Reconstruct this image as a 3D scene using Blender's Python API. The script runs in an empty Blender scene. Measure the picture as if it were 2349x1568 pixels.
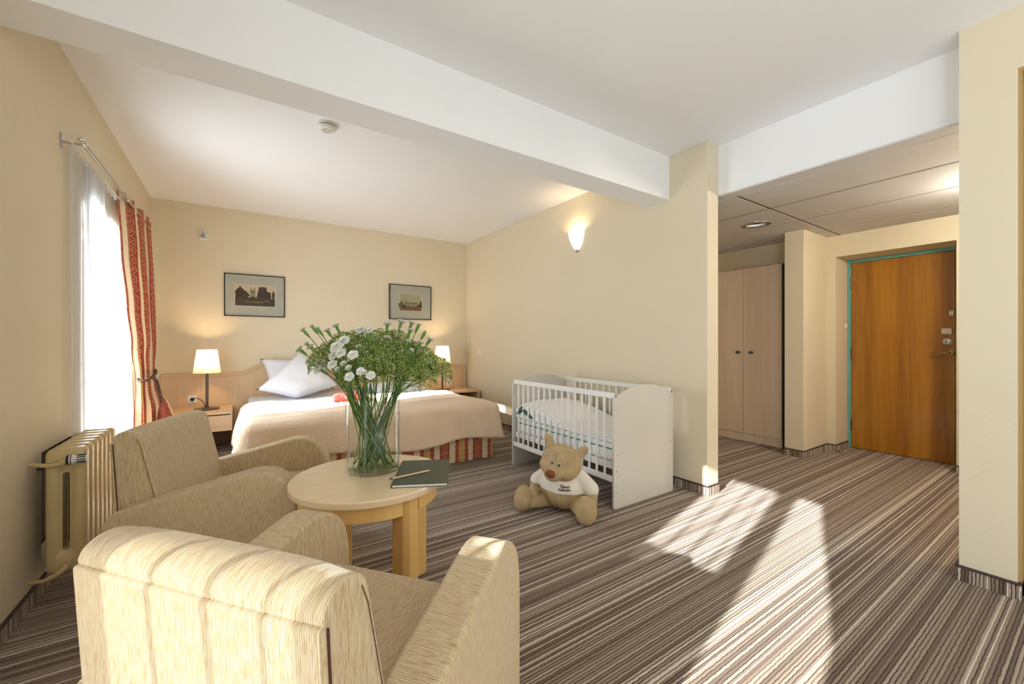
import bpy, bmesh, math, random
from mathutils import Vector, Matrix, noise as mnoise
R = random.Random(7)
PI = math.pi
SC = bpy.context.scene
COL = SC.collection

# ---------------------------------------------------------------- camera, sky, sun, daylight, exposure
cam_d = bpy.data.cameras.new('camera'); cam = bpy.data.objects.new('camera', cam_d); COL.objects.link(cam)
cam_d.sensor_width = 36; cam_d.lens = 940 / 2349 * 36; cam_d.clip_start = .05
cam.location = (0, 0, 1.2); cam.rotation_euler = (PI / 2, 0, -math.radians(33.79))
SC.camera = cam
SC.view_settings.view_transform = 'Standard'; SC.view_settings.look = 'None'
SC.view_settings.gamma = 1; SC.view_settings.use_curve_mapping = False
SC.view_settings.exposure = 0.03
SC.cycles.max_bounces = 12; SC.cycles.diffuse_bounces = 6; SC.cycles.glossy_bounces = 4
SC.cycles.transmission_bounces = 10; SC.cycles.transparent_max_bounces = 24
SC.cycles.sample_clamp_indirect = 8; SC.cycles.caustics_reflective = False; SC.cycles.caustics_refractive = False

W = bpy.data.worlds.new('sky'); SC.world = W; W.use_nodes = True
bgn = W.node_tree.nodes['Background']; bgn.inputs[0].default_value = (.82, .91, 1.0, 1); bgn.inputs[1].default_value = 1.9

def lamp(name, kind, loc, energy, color=(1, 1, 1), **kw):
    d = bpy.data.lights.new(name, kind); d.energy = energy; d.color = color
    for k, v in kw.items(): setattr(d, k, v)
    o = bpy.data.objects.new(name, d); COL.objects.link(o); o.location = loc
    return o
SUN_DIR = Vector((1, .23, -.42)).normalized()
sun = lamp('sun', 'SUN', (-6, -1, 5), 21, (1, .965, .93), angle=math.radians(.7))
sun.rotation_euler = SUN_DIR.to_track_quat('-Z', 'Y').to_euler()
def daylight(name, loc, d, sx, sy, energy, color=(.88, .94, 1)):
    o = lamp(name, 'AREA', loc, energy, color, shape='RECTANGLE', size=sx, size_y=sy)
    o.rotation_euler = Vector(d).to_track_quat('-Z', 'Y').to_euler(); return o
daylight('fill_light_rear', (1.2, -2.70, 1.45), (0, 1, 3.0), 2.7, 1.9, 42, (.85, .93, 1))  # fill light added behind the camera, at an added window
daylight('daylight_side_window', (-1.2, .45, 1.05), (1, 0, .6), .95, 1.9, 22)
daylight('fill_light_left', (-1.2, -1.7, 1.05), (1, .1, .7), 1.3, 1.9, 70, (.85, .93, 1))  # fill light added out of view, on the left behind the camera
daylight('daylight_bedroom_window', (-1.2, 4.2, 1.05), (1, 0, .0), 1.3, 1.9, 100)

# ---------------------------------------------------------------- node materials
def _sock(nt, s, v):
    if hasattr(v, 'is_linked') or isinstance(v, bpy.types.NodeSocket): nt.links.new(v, s)
    else:
        if isinstance(v, tuple) and len(v) == 3 and s.type == 'RGBA': v = (*v, 1)
        s.default_value = v
class NT:
    def __init__(self, name):
        self.m = bpy.data.materials.new(name); self.m.use_nodes = True
        self.t = self.m.node_tree; self.bsdf = self.t.nodes['Principled BSDF']; self.out = self.t.nodes['Material Output']
    def n(self, typ, ins=None, **kw):
        nd = self.t.nodes.new(typ)
        for k, v in kw.items(): setattr(nd, k, v)
        for k, v in (ins or {}).items(): _sock(self.t, nd.inputs[k], v)
        return nd
    def math(self, op, a, b=0., c=0.):
        nd = self.n('ShaderNodeMath', operation=op); _sock(self.t, nd.inputs[0], a); _sock(self.t, nd.inputs[1], b); _sock(self.t, nd.inputs[2], c)
        return nd.outputs[0]
    def xyz(self, kind='Object'):
        tc = self.n('ShaderNodeTexCoord'); s = self.n('ShaderNodeSeparateXYZ', {0: tc.outputs[kind]})
        return tc.outputs[kind], s.outputs[0], s.outputs[1], s.outputs[2]
    def comb(self, x, y, z):
        return self.n('ShaderNodeCombineXYZ', {0: x, 1: y, 2: z}).outputs[0]
    def noise(self, vec, scale, detail=3, rough=.5, dim='3D', w=None):
        nd = self.n('ShaderNodeTexNoise', noise_dimensions=dim)
        if dim == '1D': _sock(self.t, nd.inputs['W'], w)
        else: _sock(self.t, nd.inputs['Vector'], vec)
        nd.inputs['Scale'].default_value = scale; nd.inputs['Detail'].default_value = detail; nd.inputs['Roughness'].default_value = rough
        return nd.outputs[0]
    def stretch(self, vec, s):
        return self.n('ShaderNodeVectorMath', {0: vec, 1: s}, operation='MULTIPLY').outputs[0]
    def mix(self, f, a, b, mode='MIX'):
        nd = self.n('ShaderNodeMix', data_type='RGBA', blend_type=mode)
        _sock(self.t, nd.inputs[0], f); _sock(self.t, nd.inputs[6], a); _sock(self.t, nd.inputs[7], b)
        return nd.outputs[2]
    def ramp(self, f, stops, interp='LINEAR'):
        nd = self.n('ShaderNodeValToRGB', {0: f}); r = nd.color_ramp; r.interpolation = interp
        while len(r.elements) < len(stops): r.elements.new(.5)
        for e, (p, c) in zip(r.elements, stops): e.position = p; e.color = (*c, 1) if len(c) == 3 else c
        return nd.outputs[0]
    def bump(self, h, strength=.3, dist=.002):
        b = self.n('ShaderNodeBump', {'Height': h, 'Strength': strength, 'Distance': dist}); return b.outputs[0]
    def set(self, **kw):
        for k, v in kw.items(): _sock(self.t, self.bsdf.inputs[k.replace('_', ' ')], v)
        return self.m
    def surf(self, shader):
        self.t.links.new(shader, self.out.inputs[0]); return self.m

def plain(name, col, rough=.6, metal=0., var=.06, scale=12, bump=0., bscale=200, bdist=.001, spec=.5, coat=0.):
    m = NT(name); v = m.xyz()[0]
    c2 = tuple(max(0, c * (1 - var * 2)) for c in col); c1 = tuple(min(1, c * (1 + var)) for c in col)
    c = m.mix(m.noise(v, scale, 3), c1, c2)
    kw = dict(Base_Color=c, Roughness=rough, Metallic=metal, Coat_Weight=coat)
    m.set(**kw); m.bsdf.inputs['Specular IOR Level'].default_value = spec
    if bump: m.set(Normal=m.bump(m.noise(v, bscale, 2), bump, bdist))
    return m.m

def wall_mat(name, col):
    m = NT(name); v, x, y, z = m.xyz()
    h = m.math('ADD', x, y)
    zig = m.math('ABSOLUTE', m.math('SUBTRACT', m.math('FRACT', m.math('MULTIPLY', h, 9.)), .5))
    ph = m.math('ADD', m.math('MULTIPLY', z, 190.), m.math('MULTIPLY', zig, 24.))
    rib = m.math('SINE', ph)
    big = m.noise(v, 1.3, 2)
    c = m.mix(big, tuple(c * 1.02 for c in col), tuple(c * .95 for c in col))
    m.set(Base_Color=c, Roughness=.75, Normal=m.bump(rib, .12, .0012)); m.bsdf.inputs['Specular IOR Level'].default_value = .25
    return m.m

def wood(name, c1, c2, axis='Z', rough=.4, k=1., coat=0., c3=None):
    m = NT(name); v = m.xyz()[0]
    st = {'X': (1.2, 22, 22), 'Y': (22, 1.2, 22), 'Z': (22, 22, 1.2)}[axis]
    st = tuple(s * k for s in st)
    a = m.noise(m.stretch(v, st), 1., 5, .6); b = m.noise(m.stretch(v, tuple(s * 5 for s in st)), 1., 3, .5)
    f = m.math('ADD', m.math('MULTIPLY', a, .75), m.math('MULTIPLY', b, .25))
    col = m.ramp(f, [(.3, c2), (.48, c3 or tuple((p + q) / 2 for p, q in zip(c1, c2))), (.68, c1)])
    m.set(Base_Color=col, Roughness=rough, Coat_Weight=coat, Coat_Roughness=.15, Normal=m.bump(b, .05, .0004))
    return m.m

def rib_fabric(name, axis, c1, c2, c3, pitch=.0046):
    m = NT(name); v, x, y, z = m.xyz()
    a = x if axis == 'X' else y
    jit = m.noise(v, 60, 2)
    ph = m.math('ADD', m.math('MULTIPLY', a, 2 * PI / pitch), m.math('MULTIPLY', jit, 1.2))
    rib = m.math('ADD', m.math('MULTIPLY', m.math('SINE', ph), .5), .5)
    st = (260, 28, 28) if axis == 'X' else (28, 260, 28)
    fl = m.noise(m.stretch(v, st), 1., 4, .65)
    col = m.ramp(fl, [(.3, c3), (.5, c2), (.68, c1)])
    col = m.mix(m.math('MULTIPLY', m.math('SUBTRACT', 1., rib), .42), col, tuple(c * .45 for c in c3))
    m.set(Base_Color=col, Roughness=.9, Sheen_Weight=.25, Normal=m.bump(rib, .55, .0022)); m.bsdf.inputs['Specular IOR Level'].default_value = .15
    return m.m

def carpet_mat(name, coord):
    m = NT(name); v, x, y, z = m.xyz()
    a = y if coord == 'Y' else m.math('ADD', x, y)
    wob = m.noise(v, 42, 2)
    aw = m.math('ADD', a, m.math('MULTIPLY', m.math('SUBTRACT', wob, .5), .0070))
    t = m.math('MULTIPLY', aw, 1 / .0125)
    cell = m.math('FLOOR', t)
    rnd = m.n('ShaderNodeTexWhiteNoise', {'W': cell}, noise_dimensions='1D').outputs[0]
    band = m.noise(None, 5., 1, .5, '1D', a)
    f = m.math('ADD', m.math('MULTIPLY', rnd, .92), m.math('MULTIPLY', m.math('SUBTRACT', band, .5), .2))
    col = m.ramp(f, [(0, (.18, .12, .085)), (.16, (.28, .20, .145)), (.34, (.40, .31, .235)), (.52, (.33, .245, .18)), (.68, (.50, .405, .315)), (.88, (.66, .575, .48))], 'CONSTANT')
    tuft = m.noise(v, 420, 2, .7)
    col = m.mix(m.math('MULTIPLY', m.math('SUBTRACT', tuft, .35), .8), col, (.07, .045, .03))
    fr = m.math('FRACT', t)
    edge = m.math('ABSOLUTE', m.math('SUBTRACT', fr, .5))
    # the thin yarn between two rows: mostly dark, now and then cream
    bnd = m.math('FLOOR', m.math('ADD', t, .5))
    r2 = m.n('ShaderNodeTexWhiteNoise', {'W': m.math('ADD', bnd, .37)}, noise_dimensions='1D').outputs[0]
    acc = m.ramp(r2, [(0, (.035, .020, .014)), (.62, (.11, .07, .05)), (.85, (.80, .74, .66))], 'CONSTANT')
    gr = m.n('ShaderNodeMapRange', {0: edge, 1: .31, 2: .38, 3: 0., 4: .92}, clamp=True).outputs[0]
    col = m.mix(gr, col, acc)
    h = m.math('ADD', m.math('SUBTRACT', 1., m.math('MULTIPLY', edge, 2.)), m.math('MULTIPLY', tuft, .8))
    m.set(Base_Color=col, Roughness=.95, Sheen_Weight=.2, Normal=m.bump(h, .6, .004)); m.bsdf.inputs['Specular IOR Level'].default_value = .1
    return m.m

def stripe_fabric(name, translucent=0.):
    """woven curtain and valance fabric: UV u in metres across, v in metres down"""
    m = NT(name); tc = m.n('ShaderNodeTexCoord'); s = m.n('ShaderNodeSeparateXYZ', {0: tc.outputs['UV']})
    u, v = s.outputs[0], s.outputs[1]
    P = .362
    f = m.math('FRACT', m.math('DIVIDE', u, P))
    red, gold, cream, org = (.40, .045, .022), (.62, .36, .10), (.80, .66, .45), (.52, .11, .045)
    base = m.ramp(f, [(0, red), (.285, cream), (.445, org), (.575, gold), (.725, org), (.85, cream)], 'CONSTANT')
    # damask scrolls inside the red band: two crossing vines with rings
    dd = m.math('MULTIPLY', m.math('SUBTRACT', f, .1425), P)
    w = m.math('SINE', m.math('MULTIPLY', v, 2 * PI / .15))
    l1 = m.math('ABSOLUTE', m.math('SUBTRACT', dd, m.math('MULTIPLY', w, .034)))
    l2 = m.math('ABSOLUTE', m.math('ADD', dd, m.math('MULTIPLY', w, .034)))
    w3 = m.math('SINE', m.math('ADD', m.math('MULTIPLY', v, 2 * PI / .05), 1.))
    l3 = m.math('ABSOLUTE', m.math('SUBTRACT', m.math('ABSOLUTE', dd), m.math('ADD', .020, m.math('MULTIPLY', w3, .011))))
    vv = m.math('MULTIPLY', m.math('SUBTRACT', m.math('FRACT', m.math('DIVIDE', v, .075)), .5), .075)
    rg = m.math('ABSOLUTE', m.math('SUBTRACT', m.math('SQRT', m.math('ADD', m.math('MULTIPLY', dd, dd), m.math('MULTIPLY', vv, vv))), .011))
    sc = m.math('LESS_THAN', m.math('MINIMUM', m.math('MINIMUM', l1, l2), m.math('MINIMUM', m.math('ADD', l3, .0012), rg)), .0031)
    inred = m.math('MULTIPLY', m.math('LESS_THAN', f, .275), m.math('GREATER_THAN', f, .01))
    col = m.mix(m.math('MULTIPLY', m.math('MULTIPLY', sc, inred), .72), base, (.78, .46, .22))
    # medallions inside the two narrow bands
    def dots(col, c0):
        du = m.math('MULTIPLY', m.math('SUBTRACT', f, c0), P)
        dv = m.math('MULTIPLY', m.math('SUBTRACT', m.math('FRACT', m.math('DIVIDE', v, .05)), .5), .05)
        r = m.math('SQRT', m.math('ADD', m.math('MULTIPLY', du, du), m.math('MULTIPLY', dv, m.math('MULTIPLY', dv, .6))))
        ring = m.math('LESS_THAN', m.math('ABSOLUTE', m.math('SUBTRACT', r, .013)), .0035)
        dot = m.math('LESS_THAN', r, .006)
        wav = m.math('GREATER_THAN', m.math('ABSOLUTE', du), m.math('ADD', .0185, m.math('MULTIPLY', m.math('SINE', m.math('MULTIPLY', v, 2 * PI / .05)), .004)))
        near = m.math('LESS_THAN', m.math('ABSOLUTE', du), .0235)
        col = m.mix(m.math('MULTIPLY', m.math('MAXIMUM', ring, dot), .75), col, (.25, .02, .012))
        return m.mix(m.math('MULTIPLY', m.math('MULTIPLY', wav, near), .85), col, (.80, .50, .26))
    col = dots(dots(col, .51), .787)
    weave = m.noise(m.comb(m.math('MULTIPLY', u, 900.), m.math('MULTIPLY', v, 120.), 0.), 1., 2)
    jac = m.math('SINE', m.math('ADD', m.math('MULTIPLY', v, 260.), m.math('MULTIPLY', m.math('SINE', m.math('MULTIPLY', u, 200.)), 2.)))
    col = m.mix(m.math('MULTIPLY', weave, .18), col, (.3, .2, .1))
    nrm = m.bump(m.math('ADD', m.math('MULTIPLY', jac, .3), weave), .2, .0012)
    m.set(Base_Color=col, Roughness=.62, Sheen_Weight=.2, Normal=nrm)
    if translucent:
        tr = m.n('ShaderNodeBsdfTranslucent', {0: col, 1: nrm})
        mx = m.n('ShaderNodeMixShader', {0: translucent, 1: m.bsdf.outputs[0], 2: tr.outputs[0]})
        return m.surf(mx.outputs[0])
    return m.m

def sheer_mat(name, transp, col=(.93, .94, .96)):
    m = NT(name); v = m.xyz()[0]
    c = m.mix(m.noise(m.stretch(v, (8, 8, 1.)), 6, 2), col, tuple(k * .9 for k in col))
    tl = m.n('ShaderNodeBsdfTranslucent', {0: c}); df = m.n('ShaderNodeBsdfDiffuse', {0: c}); tp = m.n('ShaderNodeBsdfTransparent')
    a = m.n('ShaderNodeMixShader', {0: .6, 1: df.outputs[0], 2: tl.outputs[0]})
    b = m.n('ShaderNodeMixShader', {0: transp, 1: a.outputs[0], 2: tp.outputs[0]})
    return m.surf(b.outputs[0])

def pane_mat(name, k=1., tint=(.97, .99, .98)):
    m = NT(name); v = m.xyz()[0]
    tp = m.n('ShaderNodeBsdfTransparent', {0: m.mix(m.noise(v, 3, 1), tint, tuple(c * .985 for c in tint))})
    gl = m.n('ShaderNodeBsdfGlossy', {1: .02})
    bf = m.n('ShaderNodeNewGeometry').outputs['Backfacing']
    fr = m.n('ShaderNodeFresnel', {0: m.math('ADD', 1.45, m.math('MULTIPLY', bf, 1 / 1.45 - 1.45))})
    mx = m.n('ShaderNodeMixShader', {0: m.math('MULTIPLY', fr.outputs[0], k), 1: tp.outputs[0], 2: gl.outputs[0]})
    return m.surf(mx.outputs[0])

def glow_mat(name, col, emit, strength, tint=(.9, .88, .84)):
    m = NT(name); v = m.xyz()[0]
    e = m.mix(m.noise(v, 9, 2), emit, tuple(k * .93 for k in emit))
    m.set(Base_Color=tint, Roughness=.5, Emission_Color=e, Emission_Strength=strength)
    return m.m

MT = {}
MT['wall'] = wall_mat('cream_wallpaper', (.73, .645, .48))
MT['white'] = plain('white_ceiling_paint', (.86, .87, .89), .8, var=.015, scale=2, bump=.05, bscale=300)
MT['jamb'] = plain('ochre_jamb_paint', (.45, .30, .12), .6, var=.04)
MT['carpet'] = carpet_mat('striped_loop_carpet', 'Y')
MT['skirt'] = carpet_mat('striped_carpet_skirting', 'XY')
MT['edging'] = plain('plum_brown_edging', (.06, .035, .032), .55)
MT['tile'] = plain('grey_mineral_tile', (.66, .65, .64), .9, var=.04, scale=5, bump=.35, bscale=140, bdist=.002)
MT['grid'] = plain('grey_tile_grid', (.22, .20, .17), .6)
MT['teal'] = plain('teal_door_frame_paint', (.16, .42, .42), .4)
MT['door'] = wood('orange_brown_veneer', (.46, .21, .020), (.19, .068, .007), 'Z', .26, .3, .3, (.35, .145, .012))
MT['maple'] = wood('pale_maple', (.74, .54, .34), (.60, .41, .23), 'Z', .42, .5)
MT['maple_top'] = wood('pale_maple_top', (.88, .70, .47), (.78, .60, .38), 'X', .22, .5, .4)
MT['beech'] = wood('golden_beech', (.85, .56, .22), (.70, .42, .13), 'Z', .38, .5, .1)
MT['maple_x'] = wood('pale_maple_long', (.70, .50, .30), (.56, .38, .21), 'X', .42, .5)
MT['dark_wood'] = plain('dark_brown_board', (.13, .065, .035), .6)  # one even dark brown for boards and legs
MT['ward'] = wood('greyed_maple', (.80, .65, .50), (.68, .53, .39), 'Z', .45, .45)
MT['metal'] = plain('brushed_steel', (.55, .54, .52), .28, 1., .04)
MT['gun'] = plain('gunmetal', (.13, .12, .11), .32, .8, .05)
MT['chrome'] = plain('chrome', (.75, .75, .74), .12, 1., .02)
MT['brass'] = plain('aged_brass', (.42, .31, .14), .3, 1., .05)
MT['black'] = plain('black_plastic', (.012, .012, .013), .35)
MT['white_pl'] = plain('white_plastic', (.80, .79, .75), .4, var=.02)
MT['grey_pl'] = plain('grey_plastic', (.32, .32, .30), .4)
MT['cot'] = plain('white_lacquer', (.80, .79, .77), .35, var=.015, scale=3)
MT['cotp'] = plain('warm_white_board', (.62, .585, .53), .4, var=.02, scale=3)
MT['linen'] = plain('white_linen', (.78, .79, .85), .85, var=.02, scale=6, bump=.15, bscale=40, bdist=.004)
MT['cotlinen'] = plain('cot_linen', (.86, .86, .86), .85, var=.02, scale=8, bump=.2, bscale=35, bdist=.004)
MT['green'] = plain('green_piping', (.02, .30, .09), .7)
MT['darkgreen'] = plain('dark_green_cloth', (.03, .11, .07), .8)
MT['radiator'] = plain('cream_enamel', (.60, .46, .23), .28, var=.05, scale=8, coat=.2)
MT['plush'] = plain('tan_plush', (.50, .365, .20), .95, var=.16, scale=16, bump=.5, bscale=220, bdist=.004, spec=.1)
MT['shirt'] = plain('cream_cotton', (.76, .69, .60), .9, var=.03, bump=.25, bscale=45, bdist=.004, spec=.1)
MT['nose'] = plain('rust_brown_felt', (.24, .065, .012), .5, var=.2, scale=40)
MT['thread'] = plain('brown_thread', (.07, .02, .012), .8)
MT['notebook'] = plain('dark_green_cover', (.055, .072, .045), .45, bump=.1, bscale=500, bdist=.0005)
MT['paper'] = plain('white_paper', (.85, .83, .78), .8, var=.02)
MT['pencil'] = wood('bare_pencil_wood', (.80, .63, .40), (.70, .52, .30), 'X', .5, 4)
MT['mat'] = plain('grey_mount_board', (.46, .42, .365), .8, var=.03)
MT['frame'] = plain('black_frame', (.012, .011, .011), .6)
MT['bevelwhite'] = plain('white_mount_bevel', (.8, .77, .7), .7)
F1, F2, F3 = (.82, .69, .50), (.73, .57, .35), (.50, .34, .16)
MT['ribx'] = rib_fabric('tan_ribbed_upholstery_arm', 'X', F1, F2, F3)
MT['riby'] = rib_fabric('tan_ribbed_upholstery_back', 'Y', F1, F2, F3)
MT['pattern'] = stripe_fabric('red_gold_striped_fabric')
MT['curtain'] = stripe_fabric('red_gold_striped_curtain', .13)
MT['sheer'] = sheer_mat('white_voile', .10, (.86, .89, .94))
MT['sheer3'] = sheer_mat('white_voile_open', .62, (.78, .81, .86))
MT['sheer2'] = sheer_mat('white_voile_thin', .45, (.80, .82, .86))
MT['net'] = sheer_mat('white_net', .17)
MT['hem'] = sheer_mat('doubled_voile_hem', .05, (.62, .63, .66))
MT['pane'] = pane_mat('window_glass')
MT['pframe'] = plain('white_window_frame', (.82, .82, .80), .35, var=.02)
MT['rope'] = plain('brown_twisted_cord', (.10, .045, .025), .7, var=.3, scale=80)
MT['tassel'] = plain('rust_tassel', (.30, .06, .035), .8, var=.3, scale=60)
def stem_mat():
    m = NT('stem_green'); oi = m.n('ShaderNodeObjectInfo'); v = m.xyz()[0]
    c = m.ramp(oi.outputs['Random'], [(0, (.035, .10, .02)), (.5, (.085, .20, .035)), (1, (.24, .40, .07))])
    c = m.mix(m.math('MULTIPLY', m.noise(v, 30, 2), .5), c, (.03, .08, .02)); return m.set(Base_Color=c, Roughness=.45)
MT['stemg'] = stem_mat()
MT['leafg'] = plain('carnation_leaf_green', (.10, .21, .10), .5, var=.2, scale=25)
MT['calyx'] = plain('calyx_green', (.14, .30, .05), .5, var=.2, scale=30)
MT['petal'] = plain('white_petal', (.86, .86, .80), .6, var=.04, scale=60)
MT['ground'] = plain('pale_paving', (.55, .54, .52), .9)
MT['plate'] = plain('painted_recess_shade', (.05, .035, .025), .8)  # near-black tone put in for the shade of niche and drawer gap

def spread_mat():
    m = NT('beige_cotton_spread'); v = m.xyz()[0]
    vo = m.n('ShaderNodeTexVoronoi', {'Vector': v, 'Scale': 62.}); n = m.noise(v, 90, 3)
    c = m.ramp(m.noise(v, 4, 3), [(.3, (.70, .52, .36)), (.7, (.78, .61, .45))])
    h = m.math('ADD', m.math('MULTIPLY', vo.outputs[0], -1.), m.math('MULTIPLY', n, .6))
    m.set(Base_Color=c, Roughness=.9, Sheen_Weight=.2, Normal=m.bump(h, .5, .006)); m.bsdf.inputs['Specular IOR Level'].default_value = .15
    return m.m
MT['spread'] = spread_mat()
MT['picglass'] = pane_mat('picture_glass', .12)
MT['glass'] = pane_mat('clear_glass', .8, (.985, .995, .99))
MT['water'] = pane_mat('water', .6, (.90, .94, .88))
def floret_mat():
    m = NT('umbel_floret'); g = m.n('ShaderNodeNewGeometry')
    c = m.ramp(g.outputs['Random Per Island'], [(0, (.05, .10, .012)), (.4, (.16, .27, .03)), (.7, (.38, .50, .11)), (1., (.66, .72, .36))])
    return m.set(Base_Color=c, Roughness=.6)
MT['floret'] = floret_mat()
def shade_mat():
    m = NT('pleated_lamp_shade'); tc = m.n('ShaderNodeTexCoord'); s = m.n('ShaderNodeSeparateXYZ', {0: tc.outputs['UV']})
    pl = m.math('ADD', m.math('MULTIPLY', m.math('SINE', m.math('MULTIPLY', s.outputs[0], 2 * PI * 56)), .5), .5)
    c = m.mix(m.math('MULTIPLY', pl, .3), (.92, .82, .64), (.70, .56, .38))
    tl = m.n('ShaderNodeBsdfTranslucent', {0: c}); df = m.n('ShaderNodeBsdfDiffuse', {0: c})
    mx = m.n('ShaderNodeMixShader', {0: .6, 1: df.outputs[0], 2: tl.outputs[0]})
    return m.surf(mx.outputs[0])
MT['shade'] = shade_mat()
MT['opal'] = glow_mat('opal_glass_lit', (1, 1, 1), (1., .90, .76), .95)
MT['bulb'] = glow_mat('lit_bulb', (1, 1, 1), (1., .78, .5), 6.)

# ---------------------------------------------------------------- mesh building
class MB:
    def __init__(s): s.v = []; s.f = []; s.mi = []; s.uv = {}
    def add(s, vs, fs, mi=0):
        b = len(s.v); s.v += [tuple(p) for p in vs]
        for f in fs: s.f.append(tuple(i + b for i in f)); s.mi.append(mi)
        return b
    def box(s, x0, x1, y0, y1, z0, z1, mi=0):
        s.add([(x0, y0, z0), (x1, y0, z0), (x1, y1, z0), (x0, y1, z0), (x0, y0, z1), (x1, y0, z1), (x1, y1, z1), (x0, y1, z1)],
              [(0, 3, 2, 1), (4, 5, 6, 7), (0, 1, 5, 4), (1, 2, 6, 5), (2, 3, 7, 6), (3, 0, 4, 7)], mi); return s
    def prism(s, poly, axis, a0, a1, mi=0):
        n = len(poly)
        def P(p, a): return {'X': (a, p[0], p[1]), 'Y': (p[0], a, p[1]), 'Z': (p[0], p[1], a)}[axis]
        vs = [P(p, a0) for p in poly] + [P(p, a1) for p in poly]
        fs = [tuple(range(n)), tuple(range(2 * n - 1, n - 1, -1))] + [(i, i + n, (i + 1) % n + n, (i + 1) % n) for i in range(n)]
        s.add(vs, fs, mi); return s
    def tube(s, pts, r, n=8, mi=0, cap=True):
        pts = [Vector(p) for p in pts]; k = len(pts)
        rs = r if isinstance(r, (list, tuple)) else [r] * k
        up = Vector((0, 0, 1)); vs = []; prev = None
        for i, p in enumerate(pts):
            t = (pts[min(i + 1, k - 1)] - pts[max(i - 1, 0)])
            t = t.normalized() if t.length > 1e-9 else Vector((0, 0, 1))
            if prev is None:
                a = t.cross(up); a = a.normalized() if a.length > .05 else t.cross(Vector((1, 0, 0))).normalized()
            else:
                a = (prev - t * prev.dot(t)); a = a.normalized() if a.length > 1e-6 else t.orthogonal().normalized()
            prev = a; b = t.cross(a)
            for j in range(n):
                an = 2 * PI * j / n; vs.append(p + (a * math.cos(an) + b * math.sin(an)) * rs[i])
        fs = [(i * n + j, i * n + (j + 1) % n, (i + 1) * n + (j + 1) % n, (i + 1) * n + j) for i in range(k - 1) for j in range(n)]
        if cap: fs += [tuple(range(n - 1, -1, -1)), tuple(range((k - 1) * n, k * n))]
        s.add(vs, fs, mi); return s
    def lathe(s, prof, n=24, c=(0, 0, 0), mi=0, M=None, a0=0., a1=2 * PI):
        full = abs(a1 - a0 - 2 * PI) < 1e-6; m = n if full else n + 1; vs = []
        for r, z in prof:
            for j in range(m):
                a = a0 + (a1 - a0) * j / n; p = Vector((r * math.cos(a), r * math.sin(a), z))
                if M is not None: p = M @ p
                vs.append(p + Vector(c))
        fs = [(i * m + j, i * m + (j + 1) % m, (i + 1) * m + (j + 1) % m, (i + 1) * m + j) for i in range(len(prof) - 1) for j in range(n)]
        s.add(vs, fs, mi); return s
    def grid(s, fn, nu, nv, uvf=None, mi=0):
        b = len(s.v)
        vs = [fn(i / nu, j / nv) for i in range(nu + 1) for j in range(nv + 1)]
        fs = [(i * (nv + 1) + j, (i + 1) * (nv + 1) + j, (i + 1) * (nv + 1) + j + 1, i * (nv + 1) + j + 1) for i in range(nu) for j in range(nv)]
        s.add(vs, fs, mi)
        if uvf:
            for i in range(nu + 1):
                for j in range(nv + 1): s.uv[b + i * (nv + 1) + j] = uvf(i / nu, j / nv)
        return s
    def ell(s, c, r, nu=16, nv=10, mi=0, M=None):
        vs = []; fs = []
        for i in range(nv + 1):
            t = PI * i / nv
            for j in range(nu):
                a = 2 * PI * j / nu
                p = Vector((r[0] * math.sin(t) * math.cos(a), r[1] * math.sin(t) * math.sin(a), r[2] * math.cos(t)))
                if M is not None: p = M @ p
                vs.append(p + Vector(c))
        fs = [(i * nu + j, (i + 1) * nu + j, (i + 1) * nu + (j + 1) % nu, i * nu + (j + 1) % nu) for i in range(nv) for j in range(nu)]
        s.add(vs, fs, mi); return s
    def octa(s, c, r, mi=0):
        x, y, z = c
        s.add([(x + r, y, z), (x - r, y, z), (x, y + r, z), (x, y - r, z), (x, y, z + r), (x, y, z - r)],
              [(0, 2, 4), (2, 1, 4), (1, 3, 4), (3, 0, 4), (2, 0, 5), (1, 2, 5), (3, 1, 5), (0, 3, 5)], mi); return s
    def mesh(s, name):
        me = bpy.data.meshes.new(name); me.from_pydata(s.v, [], s.f); me.update()
        bm = bmesh.new(); bm.from_mesh(me)
        if not s.uv: bmesh.ops.remove_doubles(bm, verts=bm.verts, dist=1e-6)
        bmesh.ops.recalc_face_normals(bm, faces=bm.faces); bm.to_mesh(me); bm.free()
        if s.uv:
            ul = me.uv_layers.new(name='UVMap')
            for l in me.loops: ul.data[l.index].uv = s.uv.get(l.vertex_index, (0, 0))
        return me
    def build(s, name, mats, parent=None, smooth=None, bevel=0, bseg=2, solid=0, sub=0, loc=None, rot=None, **props):
        me = s.mesh(name)
        multi = isinstance(mats, (list, tuple))
        for m in (mats if multi else [mats]): me.materials.append(m)
        if multi and len(me.polygons) == len(s.mi): me.polygons.foreach_set('material_index', s.mi)
        if smooth is not None:
            me.polygons.foreach_set('use_smooth', [True] * len(me.polygons))
            if smooth < 180: me.set_sharp_from_angle(angle=math.radians(smooth))
        o = bpy.data.objects.new(name, me); COL.objects.link(o); o.parent = parent
        if loc is not None: o.location = loc
        if rot is not None: o.rotation_euler = rot
        if solid: md = o.modifiers.new('solid', 'SOLIDIFY'); md.thickness = solid; md.offset = 0
        if bevel: md = o.modifiers.new('bevel', 'BEVEL'); md.width = bevel; md.segments = bseg; md.limit_method = 'ANGLE'; md.angle_limit = math.radians(38)
        if sub: md = o.modifiers.new('sub', 'SUBSURF'); md.levels = sub; md.render_levels = sub
        for k, v in props.items(): o[k] = v
        return o
def thing(name, label, cat, loc=(0, 0, 0), rotz=0., group=None):
    o = bpy.data.objects.new(name, None); COL.objects.link(o); o.empty_display_size = .1
    o.location = loc; o.rotation_euler = (0, 0, rotz); o['label'] = label; o['category'] = cat
    if group: o['group'] = group
    return o
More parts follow.
